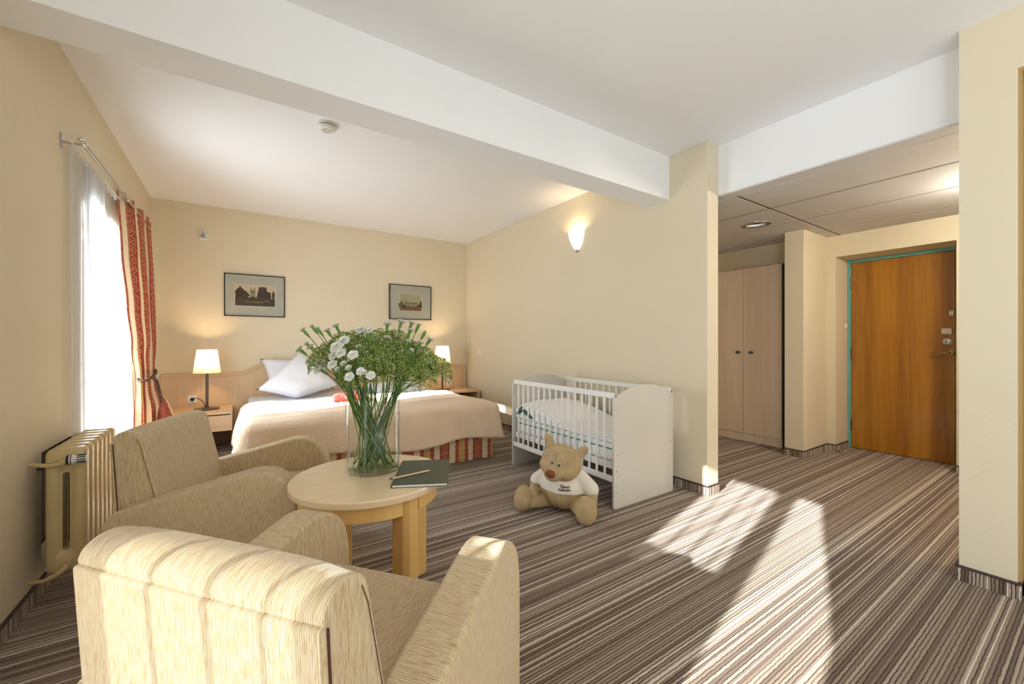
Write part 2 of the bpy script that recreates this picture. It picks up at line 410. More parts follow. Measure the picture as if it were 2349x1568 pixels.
def tag(o, label, cat, group=None, kind=None):
    o['label'] = label; o['category'] = cat
    if group: o['group'] = group
    if kind: o['kind'] = kind
    return o
def struct(o): o['kind'] = 'structure'; return o
def dup(root, loc, rotz, label=None, group=None):
    r = root.copy(); COL.objects.link(r); r.location = loc; r.rotation_euler = (0, 0, rotz)
    if label: r['label'] = label
    if group: r['group'] = group
    for ch in list(root.children):
        c = ch.copy(); COL.objects.link(c); c.parent = r
        for g in list(ch.children):
            d = g.copy(); COL.objects.link(d); d.parent = c
    return r
def bevbox(name, mat, parent, x0, x1, y0, y1, z0, z1, bevel=.003, **kw):
    return MB().box(x0, x1, y0, y1, z0, z1).build(name, mat, parent, bevel=bevel, **kw)
def sstep(a, b, x):
    t = max(0., min(1., (x - a) / (b - a))); return t * t * (3 - 2 * t)
def fbm(x, y, z, s=1.): return mnoise.noise(Vector((x * s, y * s, z * s)))
# ---------------------------------------------------------------- the room shell
XL, XR, YB, ZC = -.785, 3.047, 5.87, 2.77
struct(MB().box(-1.085, 6.0, -2.9, 6.0, -.12, 0).build('floor', MT['carpet']))
struct(MB().box(-1.085, 3.32, -2.9, 6.0, ZC, 2.92).build('ceiling', MT['white']))
struct(bevbox('ceiling_beam', MT['white'], None, XL, XR, 2.147, 2.385, 2.405, ZC + .01, .004))
w = MB()
w.box(-1.085, XL, -2.9, -2.4, 0, ZC).box(-1.085, XL, -2.4, -1.0, 2.08, ZC).box(-1.085, XL, -1.0, -.10, 0, ZC).box(-1.085, XL, -.10, .97, 1.98, ZC).box(-1.085, XL, .97, 2.897, 0, ZC)
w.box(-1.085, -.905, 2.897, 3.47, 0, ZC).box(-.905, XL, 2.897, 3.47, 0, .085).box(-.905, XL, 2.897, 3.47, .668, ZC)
w.box(-1.085, XL, 3.47, 3.5, 0, ZC).box(-1.085, XL, 3.5, 4.95, 2.08, ZC).box(-1.085, XL, 4.95, 6.0, 0, ZC)
wl = struct(w.build('wall_left', MT['wall']))
MB().box(-.906, -.900, 2.897, 3.47, .085, .668).box(-.905, -.80, 3.464, 3.47, .085, .668).build('niche_shade_lining', MT['plate'], wl)  # dark lining added to paint the shade inside the niche
struct(MB().box(XL, 3.2, YB, 6.0, 0, ZC).build('wall_back', MT['wall']))
struct(MB().box(XR, 3.2, 1.81, YB, 0, ZC).build('wall_right', MT['wall'], bevel=.004))
w = MB().box(3.03, 3.2, .277, .465, 0, ZC).box(3.03, 3.2, -.62, .277, 2.48, ZC).box(3.03, 3.2, -2.9, -.62, 0, ZC)
struct(w.build('wall_right_front', MT['wall']))
struct(MB().box(3.2, 3.32, -2.9, 3.4, 2.375, ZC).build('wall_header', MT['white']))
w = MB().box(XL, -.3, -2.9, -2.6, 0, ZC).box(2.7, 3.03, -2.9, -2.6, 0, ZC).box(-.3, 2.7, -2.9, -2.6, 0, .35).box(-.3, 2.7, -2.9, -2.6, 2.45, ZC)
struct(w.build('wall_rear', MT['wall']))
# corridor
struct(MB().box(4.855, 5.45, 1.84, 2.02, 0, 2.4).build('wall_column', MT['wall'], bevel=.004))
w = MB().box(5.45, 5.95, 1.76, 2.02, 0, 2.4).box(5.45, 5.95, -1.3, .852, 0, 2.4).box(5.45, 5.95, .852, 1.76, 2.13, 2.4).box(5.86, 5.95, .852, 1.76, 0, 2.13)
struct(w.build('wall_corridor', MT['wall']))
struct(MB().box(5.3, 5.9, 2.02, 3.4, 2.11, 2.4).box(5.85, 5.95, 2.02, 3.4, 0, 2.11).build('wall_alcove', MT['wall']))
struct(MB().box(3.2, 5.95, 3.4, 3.5, 0, 2.4).build('wall_corridor_back', MT['wall']))
struct(MB().box(3.2, 5.95, -1.4, -1.3, 0, 2.4).build('wall_corridor_front', MT['wall']))
struct(MB().box(-14, -1.1, -12, 14, -3.2, -3.0).build('ground_outside', MT['ground']))

cc = struct(MB().box(3.32, 5.95, -1.3, 3.4, 2.385, 2.5).build('ceiling_corridor', MT['grid']))
xs = [3.27, 3.861, 4.483, 5.11, 5.735, 5.86]; ys = [-1.3, -.74, .49, 1.72, 2.94, 3.4]
DLX, DLY = 4.27, 2.03
for i in range(5):
    for j in range(5):
        x0, x1, y0, y1 = xs[i] + .011, xs[i + 1] - .011, ys[j] + .011, ys[j + 1] - .011
        x0 = max(x0, 3.325)
        t = MB()
        if x0 < DLX < x1 and y0 < DLY < y1:
            h = .09
            for a in ((x0, DLX - h, y0, y1), (DLX + h, x1, y0, y1), (DLX - h, DLX + h, y0, DLY - h), (DLX - h, DLX + h, DLY + h, y1)): t.box(*a, 2.362, 2.377)
            t.build('ceiling_tile', MT['tile'], cc)
        else:
            t.box(x0, x1, y0, y1, 2.362, 2.377).build('ceiling_tile', MT['tile'], cc, bevel=.004)
for x in xs[1:-1]: MB().box(x - .012, x + .012, -1.3, 3.4, 2.3645, 2.3785).build('tile_rail', MT['grid'], cc)
for y in ys[1:-1]: MB().box(3.32, 5.86, y - .012, y + .012, 2.364, 2.378).build('tile_rail', MT['grid'], cc)
MB().box(3.201, 3.325, .466, 1.809, 2.364, 2.375).build('edge_trim', MT['tile'], cc)

def skirting(name, segs, h=.066, t=.012):
    """segs: (x0,y0,x1,y1,nx,ny): a strip along a wall line, thickness towards the normal"""
    a, b = MB(), MB()
    for x0, y0, x1, y1, nx, ny in segs:
        X0, X1 = sorted((x0, x1)); Y0, Y1 = sorted((y0, y1))
        if nx > 0: X1 += t
        if nx < 0: X0 -= t
        if ny > 0: Y1 += t
        if ny < 0: Y0 -= t
        a.box(X0, X1, Y0, Y1, 0, h); e = .0015
        b.box(X0 - (e if nx < 0 else 0), X1 + (e if nx > 0 else 0), Y0 - (e if ny < 0 else 0), Y1 + (e if ny > 0 else 0), h, h + .011)
    o = struct(a.build(name, MT['skirt'], bevel=.002)); b.build('edging', MT['edging'], o, bevel=.002); return o
skirting('baseboard_left', [(XL, .97, XL, 3.5, 1, 0), (XL, 4.95, XL, YB, 1, 0)])
skirting('baseboard_back', [(XL, YB, XR, YB, 0, -1)])
skirting('baseboard_right', [(XR, 1.81, XR, YB, -1, 0), (XR - .012, 1.81, 3.2, 1.81, 0, -1)])
skirting('baseboard_right_front', [(3.03, .277, 3.03, .465, -1, 0), (3.018, .465, 3.2, .465, 0, 1), (3.03, -2.6, 3.03, -.62, -1, 0), (3.018, .277, 3.13, .277, 0, -1)])
skirting('baseboard_corridor', [(4.855, 1.84, 4.855, 2.02, -1, 0), (4.843, 1.84, 5.45, 1.84, 0, -1), (5.45, 1.76, 5.45, 1.84, -1, 0), (5.438, 1.76, 5.78, 1.76, 0, -1), (5.45, -1.3, 5.45, .852, -1, 0)])

# windows
def french_window(name, y0, y1, mull, x=-1.0, H=1.98):
    r = struct(MB().box(x - .035, x + .035, y0, y0 + .06, 0, H).box(x - .035, x + .035, y1 - .06, y1, 0, H).box(x - .035, x + .035, y0, y1, H - .05, H).box(x - .035, x + .035, y0, y1, 0, .05).build(name, MT['pframe']))
    edges = [y0 + .06] + [v for m in mull for v in m] + [y1 - .06]
    for m0, m1 in mull: MB().box(x - .03, x + .03, m0, m1, .05, H - .05).build('mullion', MT['pframe'], r)
    for a, b in zip(edges[::2], edges[1::2]):
        MB().box(x - .025, x + .025, a, b, .05, .17).build('bottom_rail', MT['pframe'], r)
        MB().box(x - .003, x + .003, a, b, .17, H - .05).build('pane', MT['pane'], r)
    return r
french_window('window_1', -.10, .97, [(.34, .47)])
french_window('window_2', 3.5, 4.95, [], H=2.08)
MB().box(-1.085, -.79, 4.938, 4.951, 0, 2.08).box(-1.085, -.79, 3.499, 4.95, 2.068, 2.081).build('white_reveal', MT['pframe'], bpy.data.objects['window_2'])
french_window('added_window_4', -2.4, -1.0, [(-1.76, -1.64)], H=2.08)  # added window, out of view, that goes with the left fill light
r = struct(MB().box(-.3, 2.7, -2.78, -2.72, .35, .42).box(-.3, 2.7, -2.78, -2.72, 2.38, 2.45).box(-.3, -.23, -2.78, -2.72, .35, 2.45).box(2.63, 2.7, -2.78, -2.72, .35, 2.45).build('added_window_3', MT['pframe']))  # added rear window, out of view, that goes with the rear fill light
MB().box(1.16, 1.24, -2.78, -2.72, .42, 2.38).build('mullion', MT['pframe'], r)
for a, b in ((-.23, 1.16), (1.24, 2.63)): MB().box(a, b, -2.753, -2.747, .42, 2.38).build('pane', MT['pane'], r)

# entrance door in its recess
d = struct(MB().box(5.80, 5.845, .915, 1.727, .006, 2.092).build('door_1', MT['door'], bevel=.002))
fr = MB().box(5.785, 5.85, 1.729, 1.76, 0, 2.094).box(5.785, 5.85, .852, 1.76, 2.094, 2.13).box(5.8, 5.85, .852, .913, 0, 2.094)
fr.build('door_frame', MT['teal'], d, bevel=.002, label='turquoise painted door frame')
Rx = Matrix.Rotation(-PI / 2, 4, 'Y')   # lathe axis z -> -x
def knob(prof, c, mat, name, par, n=20, **kw): return MB().lathe(prof, n, c, M=Rx).build(name, mat, par, smooth=40, **kw)
knob([(0, 0), (.030, 0), (.030, .006), (.022, .012), (0, .012)], (5.80, .945, 1.096), MT['brass'], 'handle_rose', d)
MB().tube([(5.79, .945, 1.096), (5.755, .945, 1.096), (5.748, .955, 1.096), (5.748, 1.0, 1.091), (5.75, 1.075, 1.082)], [.009, .009, .010, .009, .007], 10).build('door_handle', MT['brass'], d, smooth=60, label='aged brass lever handle')
k = knob([(0, 0), (.036, 0), (.036, .005), (.030, .010), (.026, .010)], (5.80, .965, 1.204), MT['chrome'], 'lock_rose', d)
knob([(0, .002), (.024, .002), (.024, .013), (.018, .016), (0, .016)], (5.80, .965, 1.204), MT['chrome'], 'lock_cylinder', d)
MB().box(5.776, 5.785, .955, .975, 1.2, 1.208).build('keyway', MT['black'], d)
b = bevbox('lock_box', MT['white_pl'], d, 5.775, 5.80, .935, 1.005, 1.277, 1.333, .005, label='small white plastic box lock')
bevbox('box_button', MT['white_pl'], d, 5.768, 5.775, .955, .993, 1.29, 1.325, .003)
bevbox('chain_plate', MT['chrome'], d, 5.79, 5.80, .925, .953, 1.455, 1.505, .003, label='pale door chain plate')
for zz in (1.467, 1.493): knob([(0, 0), (.005, 0), (.005, .004), (0, .004)], (5.79, .938, zz), MT['black'], 'screw', d, 8)
knob([(0, 0), (.011, 0), (.010, .006), (0, .006)], (5.80, 1.327, 1.555), MT['brass'], 'peephole', d, 14)
for zz in (1.86, 1.07, .26): MB().lathe([(0, -.06), (.008, -.06), (.008, .06), (0, .06)], 10, (5.79, 1.727, zz)).build('hinge', MT['gun'], d, smooth=40)
# brown door in the opening at the right edge
d = struct(MB().box(3.13, 3.17, -.60, .262, .004, 2.46).build('door_2', MT['jamb']))
MB().box(3.045, 3.2, .265, .277, 0, 2.48).box(3.045, 3.2, -.62, -.607, 0, 2.48).box(3.045, 3.2, -.607, .265, 2.466, 2.48).build('door_lining', MT['jamb'], d)

# ---------------------------------------------------------------- left wall: radiator, curtains
rad = thing('radiator', 'cream enamelled cast iron column radiator with pipes and a white thermostat valve', 'radiator', (-.66, 2.75, 0))
def section():
    m = MB(); D, z0, z1 = .068, .14, .708
    def cap(zc, s):   # top and bottom headers
        pts = []
        for a in range(0, 181, 15): pass
    prof = []
    for (cx, cz, a0) in ((D - .024, z1 - .024, 0), (-D + .024, z1 - .024, 90), (-D + .024, z0 + .024, 180), (D - .024, z0 + .024, 270)):
        for k in range(6):
            a = math.radians(a0 + 90 * k / 5); prof.append((cx + .024 * math.cos(a), cz + .024 * math.sin(a)))
    m2 = MB()
    # outer ring with a slot through the middle
    slot = []
    for (cx, cz, a0) in ((.012 - .010, z1 - .12, 0), (-.012 + .010, z1 - .12, 90), (-.012 + .010, z0 + .11, 180), (.012 - .010, z0 + .11, 270)):
        for k in range(6):
            a = math.radians(a0 + 90 * k / 5); slot.append((cx + .010 * math.cos(a), cz + .010 * math.sin(a)))
    n = len(prof); ys_ = [(-.014, .86), (-.030, .955 - .05), (.030, .905), (.014, .86)]
    def ring(poly, y, ins, sgn):
        out = []
        for (px, pz) in poly:
            cx, cz = 0, (z0 + z1) / 2
            L = math.hypot(px, pz - cz) or 1
            # inset towards the medial line
            ix = px - sgn * ins * (1 if px > 0 else -1); iz = pz - sgn * ins * (1 if pz > cz else -1)
            out.append((ix, y, iz))
        return out
    loops = [ring(slot, -.026, .0, 1), ring(slot, -.026, .006, -1), ring(slot, -.034, .012, -1), ring(prof, -.034, .012, 1), ring(prof, -.026, .002, 1), ring(prof, -.010, 0, 1), ring(prof, .010, 0, 1), ring(prof, .026, .002, 1), ring(prof, .034, .012, 1), ring(slot, .034, .012, -1), ring(slot, .026, .006, -1), ring(slot, .026, 0., 1)]
    vs = [p for L in loops for p in L]; K = len(loops)
    fs = [(i * n + j, i * n + (j + 1) % n, ((i + 1) % K) * n + (j + 1) % n, ((i + 1) % K) * n + j) for i in range(K) for j in range(n)]
    m2.add(vs, fs); return m2
s0 = section().build('section', MT['radiator'], rad, smooth=50)
for k in range(1, 7):
    c = s0.copy(); COL.objects.link(c); c.location = (0, .083 * k, 0)
for zz in (.185, .655): MB().tube([(0, -.03, zz), (0, .53, zz)], .019, 12).build('header_tube', MT['radiator'], rad, smooth=60)
# valve body, thermostat head and pipes
MB().tube([(-.123, .0, .645), (-.04, -.055, .640), (-.015, -.058, .645)], .0095, 10).build('supply_pipe', MT['radiator'], rad, smooth=60)
MB().tube([(-.015, -.058, .645), (.008, -.058, .656), (.02, -.045, .66), (.02, -.02, .66)], [.013, .016, .015, .013], 10).build('valve_body', MT['radiator'], rad, smooth=40)
Mv = Matrix.Rotation(PI / 2, 4, 'Y')
v = MB().lathe([(0, 0), (.013, 0), (.013, .008), (.021, .008), (.022, .022), (.017, .026), (.0165, .062), (.013, .066), (0, .066)], 20, (.012, -.062, .661), M=Mv).build('thermostat_head', MT['white_pl'], rad, smooth=40, label='white thermostat head')
MB().lathe([(.0135, -.001), (.0215, -.001), (.0215, .006), (.0135, .006)], 20, (.012, -.062, .661), M=Mv).build('black_collar', MT['black'], v)
MB().lathe([(.0222, .0), (.0228, 0), (.0228, .003), (.0222, .003)], 20, (.025, -.062, .661), M=Mv).build('black_ring', MT['black'], v)
for k in range(10):
    a = 2 * PI * k / 10; MB().box(.045, .074, -.0642 + .017 * math.cos(a), -.0598 + .017 * math.cos(a), .6588 + .017 * math.sin(a), .6632 + .017 * math.sin(a)).build('grip_slot', MT['black'], v)
MB().tube([(-.123, 0.0, .112), (-.07, -.03, .118), (-.03, -.035, .135), (0, -.03, .16), (0, -.01, .185)], [.0095, .0095, .013, .013, .012], 10).build('return_pipe', MT['radiator'], rad, smooth=60)
MB().tube([(-.13, .10, .60), (-.02, .10, .60)], .008, 8).build('bracket', MT['gun'], rad, smooth=60)
# a second valve peeks out behind the drape
t = thing('radiator_valve', 'small white radiator valve knob peeking out behind the red striped curtain', 'valve', (XL, 5.42, .64))
MB().tube([(0, 0, 0), (.12, 0, 0)], .009, 10).build('pipe', MT['white_pl'], t, smooth=60)
MB().lathe([(0, 0), (.016, 0), (.02, .012), (.018, .05), (.012, .055), (0, .055)], 16, (.11, 0, 0), M=Mv).build('valve_knob', MT['white_pl'], t, smooth=40)

RX, RZ = -.70, 2.285
rod = thing('curtain_rod', 'silver metal curtain rod on wall brackets above the bedroom window', 'curtain rod', (RX, 3.14, RZ))
MB().tube([(0, 0, 0), (0, 2.2, 0)], .011, 10).build('rod_tube', MT['metal'], rod, smooth=60)
MB().tube([(-.04, 0.0, -.012), (-.04, 2.2, -.012)], .006, 8).build('net_track', MT['white_pl'], rod, smooth=60)
for yy in (.02, 1.1, 2.18):
    b = MB().box(-.085, 0.0, yy - .008, yy + .008, -.016, -.008).box(-.085, -.079, yy - .016, yy + .016, -.045, .03).build('bracket', MT['metal'], rod)
    MB().lathe([(0, -.02), (.014, -.02), (.014, .02), (0, .02)], 12, (0, yy, 0), M=Matrix.Rotation(PI / 2, 4, 'X')).build('bracket_ring', MT['chrome'], b, smooth=40)
MB().ell((0, -.02, 0), (.016, .016, .016), 12, 8).build('finial', MT['chrome'], rod, smooth=180)

def voile(name, label, y0t, y1t, y0b, y1b, folds, amp, mat, x=-.742, ztop=2.265, seed=1.):
    def fn(u, v):
        z = ztop * (1 - v) + .012 * v
        e = v ** 1.1
        y = (y0t + (y1t - y0t) * u) * (1 - e) + (y0b + (y1b - y0b) * u) * e
        ph = folds * 2 * PI * u + .9 * math.sin(3 * u + seed) + .25 * math.sin(5 * v + u * 9)
        a = amp * (.55 + .45 * v)
        xx = x + a * math.sin(ph) + .008 * fbm(u * 9, v * 3, seed) + .012 * max(0, v - .92) * 10 * math.sin(u * 17 + seed)
        return (xx, y + .35 * a * math.cos(ph), z)
    o = MB().grid(fn, int(folds * 14), 26, lambda u, v: (u, v)).build(name, mat, None, smooth=180)
    tag(o, label, 'curtain'); return o, fn
sh1, f1 = voile('sheer_curtain', 'narrow thin white sheer curtain drawn to the left side of the bedroom window', 3.19, 3.50, 3.20, 3.70, 4, .013, MT['sheer2'], x=-.758, seed=.3)
MB().grid(lambda u, v: (f1(1, v)[0] + .004, f1(1, v)[1] - .03 + .042 * u, f1(1, v)[2]), 2, 26).build('hem', MT['hem'], sh1, smooth=180)
sh2, f2 = voile('sheer_curtain', 'wide bright white sheer curtain hanging beside the red striped drape', 3.44, 3.84, 3.62, 3.90, 6, .017, MT['sheer'], x=-.752, seed=2.1)
sh3, f3 = voile('sheer_curtain', 'narrow loose end of sheer curtain just left of the red striped drape', 3.84, 4.42, 3.89, 4.92, 4, .010, MT['sheer3'], x=-.758, seed=4.)
for k in range(9):
    yy = 3.4 + .085 * k; MB().box(-.75, -.735, yy, yy + .012, 2.235, 2.27).build('hook', MT['white_pl'], sh2)

# tied-back drape
def drape_fn(u, v):
    z = 2.335 * (1 - v) + .02 * v
    zt = .90
    yl = [(2.34, 4.15), (1.88, 4.25), (1.48, 4.42), (1.15, 4.58), (.92, 4.74), (.80, 4.68), (.6, 4.50), (0, 4.3)]
    yr = [(2.34, 5.32), (1.7, 5.34), (1.2, 5.32), (.92, 5.22), (.80, 5.24), (.6, 5.30), (0, 5.36)]
    xc = [(2.34, RX), (1.7, -.69), (1.2, -.685), (.92, -.69), (.80, -.68), (.6, -.655), (0, -.62)]
    am = [(2.34, .030), (1.7, .036), (1.2, .036), (.92, .026), (.80, .032), (.6, .045), (0, .05)]
    def it(t):
        for (za, a), (zb, b) in zip(t, t[1:]):
            if z >= zb: k = (za - z) / (za - zb); k = k * k * (3 - 2 * k); return a + (b - a) * k
        return t[-1][1]
    a, b, x, A = it(yl), it(yr), it(xc), it(am)
    n = 5.
    ph = 2 * PI * n * u - 1.2 + .3 * math.sin(v * 4 + u * 6)
    gather = math.exp(-((z - .9) / .22) ** 2)
    s = math.sin(ph); s = math.copysign(abs(s) ** .75, s)
    flare = .13 * sstep(.85, .35, z) * sstep(.55, 1., u)
    return (x - .035 * (1 - u) ** 2 + A * s * (.45 + .55 * sstep(0, .3, u)) + .012 * gather * math.sin(ph * 3) + flare + .006 * fbm(u * 7, v * 6, 3), a + (b - a) * u + .3 * A * math.cos(ph) * (1 - .4 * gather), z + .004 * math.sin(ph * 2) * (v < .02))
dr = MB().grid(drape_fn, 120, 60, lambda u, v: (u * 1.54 + .072, (1 - v) * 2.3)).build('drape', MT['curtain'], None, smooth=180, solid=.002)
tag(dr, 'red and gold striped drape tied back beside the bedroom window', 'curtain')
tb = thing('curtain_tieback', 'dark brown twisted cord tieback with tassel around the red striped drape', 'tieback', (-.68, 4.94, .9))
def twist(path, r, rr, turns, name, n=90):
    P_ = [Vector(p) for p in path]; m = MB()
    L = [0]
    for p, q in zip(P_, P_[1:]): L.append(L[-1] + (q - p).length)
    def at(d):
        for i in range(len(P_) - 1):
            if d <= L[i + 1] + 1e-9: k = (d - L[i]) / max(1e-9, L[i + 1] - L[i]); return P_[i].lerp(P_[i + 1], k), (P_[i + 1] - P_[i]).normalized()
        return P_[-1], (P_[-1] - P_[-2]).normalized()
    for st in range(2):
        pts = []
        for i in range(n + 1):
            c, tg = at(L[-1] * i / n); e1 = tg.cross(Vector((.3, .2, .93))).normalized(); e2 = tg.cross(e1); a = 2 * PI * turns * i / n + st * PI
            pts.append(c + (e1 * math.cos(a) + e2 * math.sin(a)) * r)
        m.tube(pts, rr, 6)
    m.build(name, MT['rope'], tb, smooth=180)
lp = []
for k in range(49):
    a = 2 * PI * k / 48; lp.append((.047 * math.cos(a), -.02 + .285 * math.sin(a), .035 * math.sin(a)))
twist(lp, .006, .0062, 24, 'cord_loop', 200)
twist([(-.03, .262, .034), (-.07, .275, .05), (-.103, .285, .06)], .004, .005, 3, 'cord_tail', 30)
twist([(.048, -.12, -.018), (.07, -.10, -.06), (.088, -.09, -.17), (.108, -.085, -.27)], .0045, .0048, 9, 'cord_drop')
twist([(.048, -.09, -.014), (.075, -.075, -.05), (.096, -.08, -.15), (.110, -.085, -.26)], .0035, .004, 9, 'cord_drop')
tq = MB().lathe([(0, .02), (.016, .018), (.02, 0), (.014, -.012), (.022, -.02), (.03, -.06), (.04, -.15), (.0, -.152)], 16, (.11, -.085, -.27)).build('tassel', MT['tassel'], tb, smooth=60)

# second tied drape and gathered voile at the window beside the camera
def drape2(u, v):
    z = 2.2 * (1 - v) + .02 * v
    yr = -.02 + (.30 - -.02) * sstep(.75, 2.1, z)
    y = -.42 + (yr + .42) * u
    return (-.70 + .03 * math.sin(2 * PI * 4 * u), y, z)
tag(MB().grid(drape2, 60, 30, lambda u, v: (u * 1.3, (1 - v) * 2.2)).build('drape', MT['curtain'], None, smooth=180, solid=.002), 'red and gold striped drape at the window beside the viewer', 'curtain')
for i, (yy, ww) in enumerate(((.70, .018), (.845, .013), (.60, .010))):
    o = MB().grid(lambda u, v: (-.74 + .012 * math.sin(2 * PI * 2 * u), yy + ww * u + .01 * math.sin(v * 5 + i), 2.2 - 2.18 * v), 10, 12).build('voile_strip', MT['hem'], None, smooth=180)
    tag(o, ('first', 'second', 'third')[i] + ' narrow gathered strip of voile at the window beside the viewer', 'curtain')

o = MB().grid(lambda u, v: (-.735 + .010 * math.sin(2 * PI * 7 * u), .46 + .53 * u, 1.17 - 1.15 * v), 70, 8).build('sun_dimming_net', MT['net'], None, smooth=180)  # unseen net, added to weaken the sun on the chair back
tag(o, 'unseen net added over the lower pane to dim the sun on the armchair', 'curtain')

# ---------------------------------------------------------------- back wall, headboard, bed
hb = thing('headboard', 'long pale maple headboard panel with a raised middle on the back wall', 'headboard', (0, 5.87, 0))
poly = [(-.70, .12), (-.70, .848), (.04, .848), (.30, .978), (2.01, .978), (2.27, .848), (3.012, .848), (3.012, .12)]
MB().prism(poly, 'Y', -.032, -.002).build('panel', MT['maple'], hb, bevel=.002)
def bord(p, q, w, nm):
    (x0, z0), (x1, z1) = p, q; dx, dz = x1 - x0, z1 - z0; L = math.hypot(dx, dz); nx, nz = dz / L * w, -dx / L * w
    return MB().prism([(x0, z0), (x1, z1), (x1 + nx, z1 + nz), (x0 + nx, z0 + nz)], 'Y', -.040, -.031).build(nm, MT['maple_x'], hb, bevel=.0025)
bp = [(-.70, .12), (-.70, .797)] , [(-.70, .848), (.04, .848)], [(.041, .848), (.30, .978)], [(.301, .978), (2.009, .978)], [(2.01, .978), (2.269, .848)], [(2.27, .848), (3.012, .848)], [(3.012, .797), (3.012, .12)]
for p, q in bp: bord(p, q, .05, 'border')

def frame_picture(x0, x1, z0, z1, label, art):
    t = thing('picture', label, 'picture', ((x0 + x1) / 2, YB, (z0 + z1) / 2)); a, b = (x1 - x0) / 2, (z1 - z0) / 2
    w = .012
    MB().box(-a, a, -.022, -.001, b - w, b).box(-a, a, -.022, -.001, -b, -b + w).box(-a, -a + w, -.022, -.001, -b, b).box(a - w, a, -.022, -.001, -b, b).build('frame', MT['frame'], t)
    MB().box(-a + w, a - w, -.010, -.004, -b + w, b - w).build('mount', MT['mat'], t)
    e = .006
    MB().box(-a + w, a - w, -.0115, -.010, b - w - e, b - w).box(-a + w, a - w, -.0115, -.010, -b + w, -b + w + e).box(-a + w, -a + w + e, -.0115, -.010, -b + w, b - w).box(a - w - e, a - w, -.0115, -.010, -b + w, b - w).build('mount_edge', MT['bevelwhite'], t)
    art(t)
    MB().box(-a + w, a - w, -.0165, -.0155, -b + w, b - w).build('glass', MT['picglass'], t)
def blob(m, cx, cz, rx, rz, y, mi, seed=0, n=60):
    ps = []
    for k in range(n):
        a = 2 * PI * k / n; j = 1 + .09 * math.sin(5 * a + seed) + .07 * math.sin(9 * a + 2 * seed) + .05 * math.sin(17 * a + seed * 3)
        ps.append((cx + rx * j * math.cos(a), cz + rz * j * math.sin(a)))
    m.add([(p[0], y, p[1]) for p in ps], [tuple(range(n))], mi)
def quad(m, x0, x1, z0, z1, y, mi): m.add([(x0, y, z0), (x1, y, z0), (x1, y, z1), (x0, y, z1)], [(0, 1, 2, 3)], mi)
PA = [plain('print_sky', (.60, .47, .33), .8, var=.08, scale=20), plain('print_dark_trees', (.075, .048, .034), .8, var=.5, scale=70), plain('print_stone', (.33, .28, .17), .8, var=.4, scale=120), plain('print_ground', (.085, .055, .036), .8, var=.4, scale=50), plain('print_cream', (.72, .62, .46), .8), plain('print_orange', (.55, .26, .06), .8), plain('print_olive_sky', (.43, .36, .23), .8, var=.1, scale=15), plain('print_brown_field', (.26, .125, .06), .8, var=.4, scale=35), plain('print_mid_brown', (.20, .13, .075), .8, var=.4, scale=70)]
def art1(t):
    m = MB(); X, Z = .205, .125; q = -.0105
    quad(m, -X - .006, X + .006, -Z - .006, Z + .004, q, 4); quad(m, -X, X, -Z, Z, q - .0006, 0)
    y = q - .0012
    quad(m, -.055, .0, -.02, .075, y, 2)
    for xx in (-.055, -.030, -.008): quad(m, xx, xx + .009, .07, .105 if xx != -.030 else .09, y - .0002, 2)
    for xx in (-.045, -.03, -.016): quad(m, xx, xx + .006, .035, .055, y - .0003, 1)
    for k, (cx, cz, rx, rz) in enumerate(((-.155, .02, .048, .075), (-.11, .0, .045, .05), (-.185, .0, .018, .055), (.075, .03, .055, .085), (.125, .0, .04, .06), (.045, -.01, .03, .05), (.188, .005, .015, .062), (-.03, -.045, .06, .03))): blob(m, cx, cz, rx, rz, y - .0004 - k * .00003, 1, k)
    quad(m, -X, X, -Z, -.03, y - .0008, 3)
    for k in range(16): blob(m, -.09 + .011 * k, -.078 + .006 * math.sin(k * 2.3), .0045, .004, y - .001, 4 if k % 3 == 0 else 5, k, 8)
    for k in range(5): blob(m, .10 + .012 * k, -.06 + .004 * math.sin(k * 3), .003, .003, y - .001, 4, k, 8)
    m.build('print', PA, t)
def art2(t):
    m = MB(); X, Z = .168, .123; q = -.0105
    quad(m, -X - .006, X + .006, -Z - .006, Z + .004, q, 4); quad(m, -X, X, -Z, Z, q - .0006, 6); y = q - .0012
    quad(m, -X, X, -Z, -.055, y, 7); quad(m, -.10, .11, -.075, -.012, y - .0002, 2); quad(m, -.07, .10, -.012, -.004, y - .0003, 1)
    for xx in (-.125, -.078): quad(m, xx, xx + .013, -.04, .045, y - .0003, 8); 
    for k, (cx, cz, rx, rz) in enumerate(((-.145, -.045, .035, .05), (-.10, -.06, .03, .02), (.155, -.03, .016, .055), (.13, -.045, .03, .02))): blob(m, cx, cz, rx, rz, y - .0004 - k * .00003, 1 if k != 0 else 8, k)
    for k in range(9): blob(m, -.06 + .02 * k, -.068 + .003 * math.sin(k * 4), .011, .007, y - .0007, 1, k, 8)
    for k in range(4): blob(m, -.035 + .03 * k, -.083 - .004 * (k % 2), .004, .005, y - .001, 4 if k == 0 else 1, k, 8)
    m.build('print', PA, t)
frame_picture(-.134, .49, 1.507, 2.012, 'black framed print of dark trees and a twin towered building, above the left nightstand', art1)
frame_picture(1.802, 2.44, 1.53, 2.035, 'black framed print of low buildings under a wide pale sky, above the flowers', art2)
t = thing('motion_detector', 'small white motion detector high on the back wall near the curtain', 'detector', (-.33, YB, 2.42))
MB().box(-.034, .034, -.036, 0, -.052, .052).build('housing', MT['white_pl'], t, bevel=.008)
bevbox('lens', MT['grey_pl'], t, -.022, .022, -.040, -.035, -.035, .015, .002); bevbox('slot', MT['black'], t, -.022, .022, -.0375, -.0355, .028, .034, .0005)

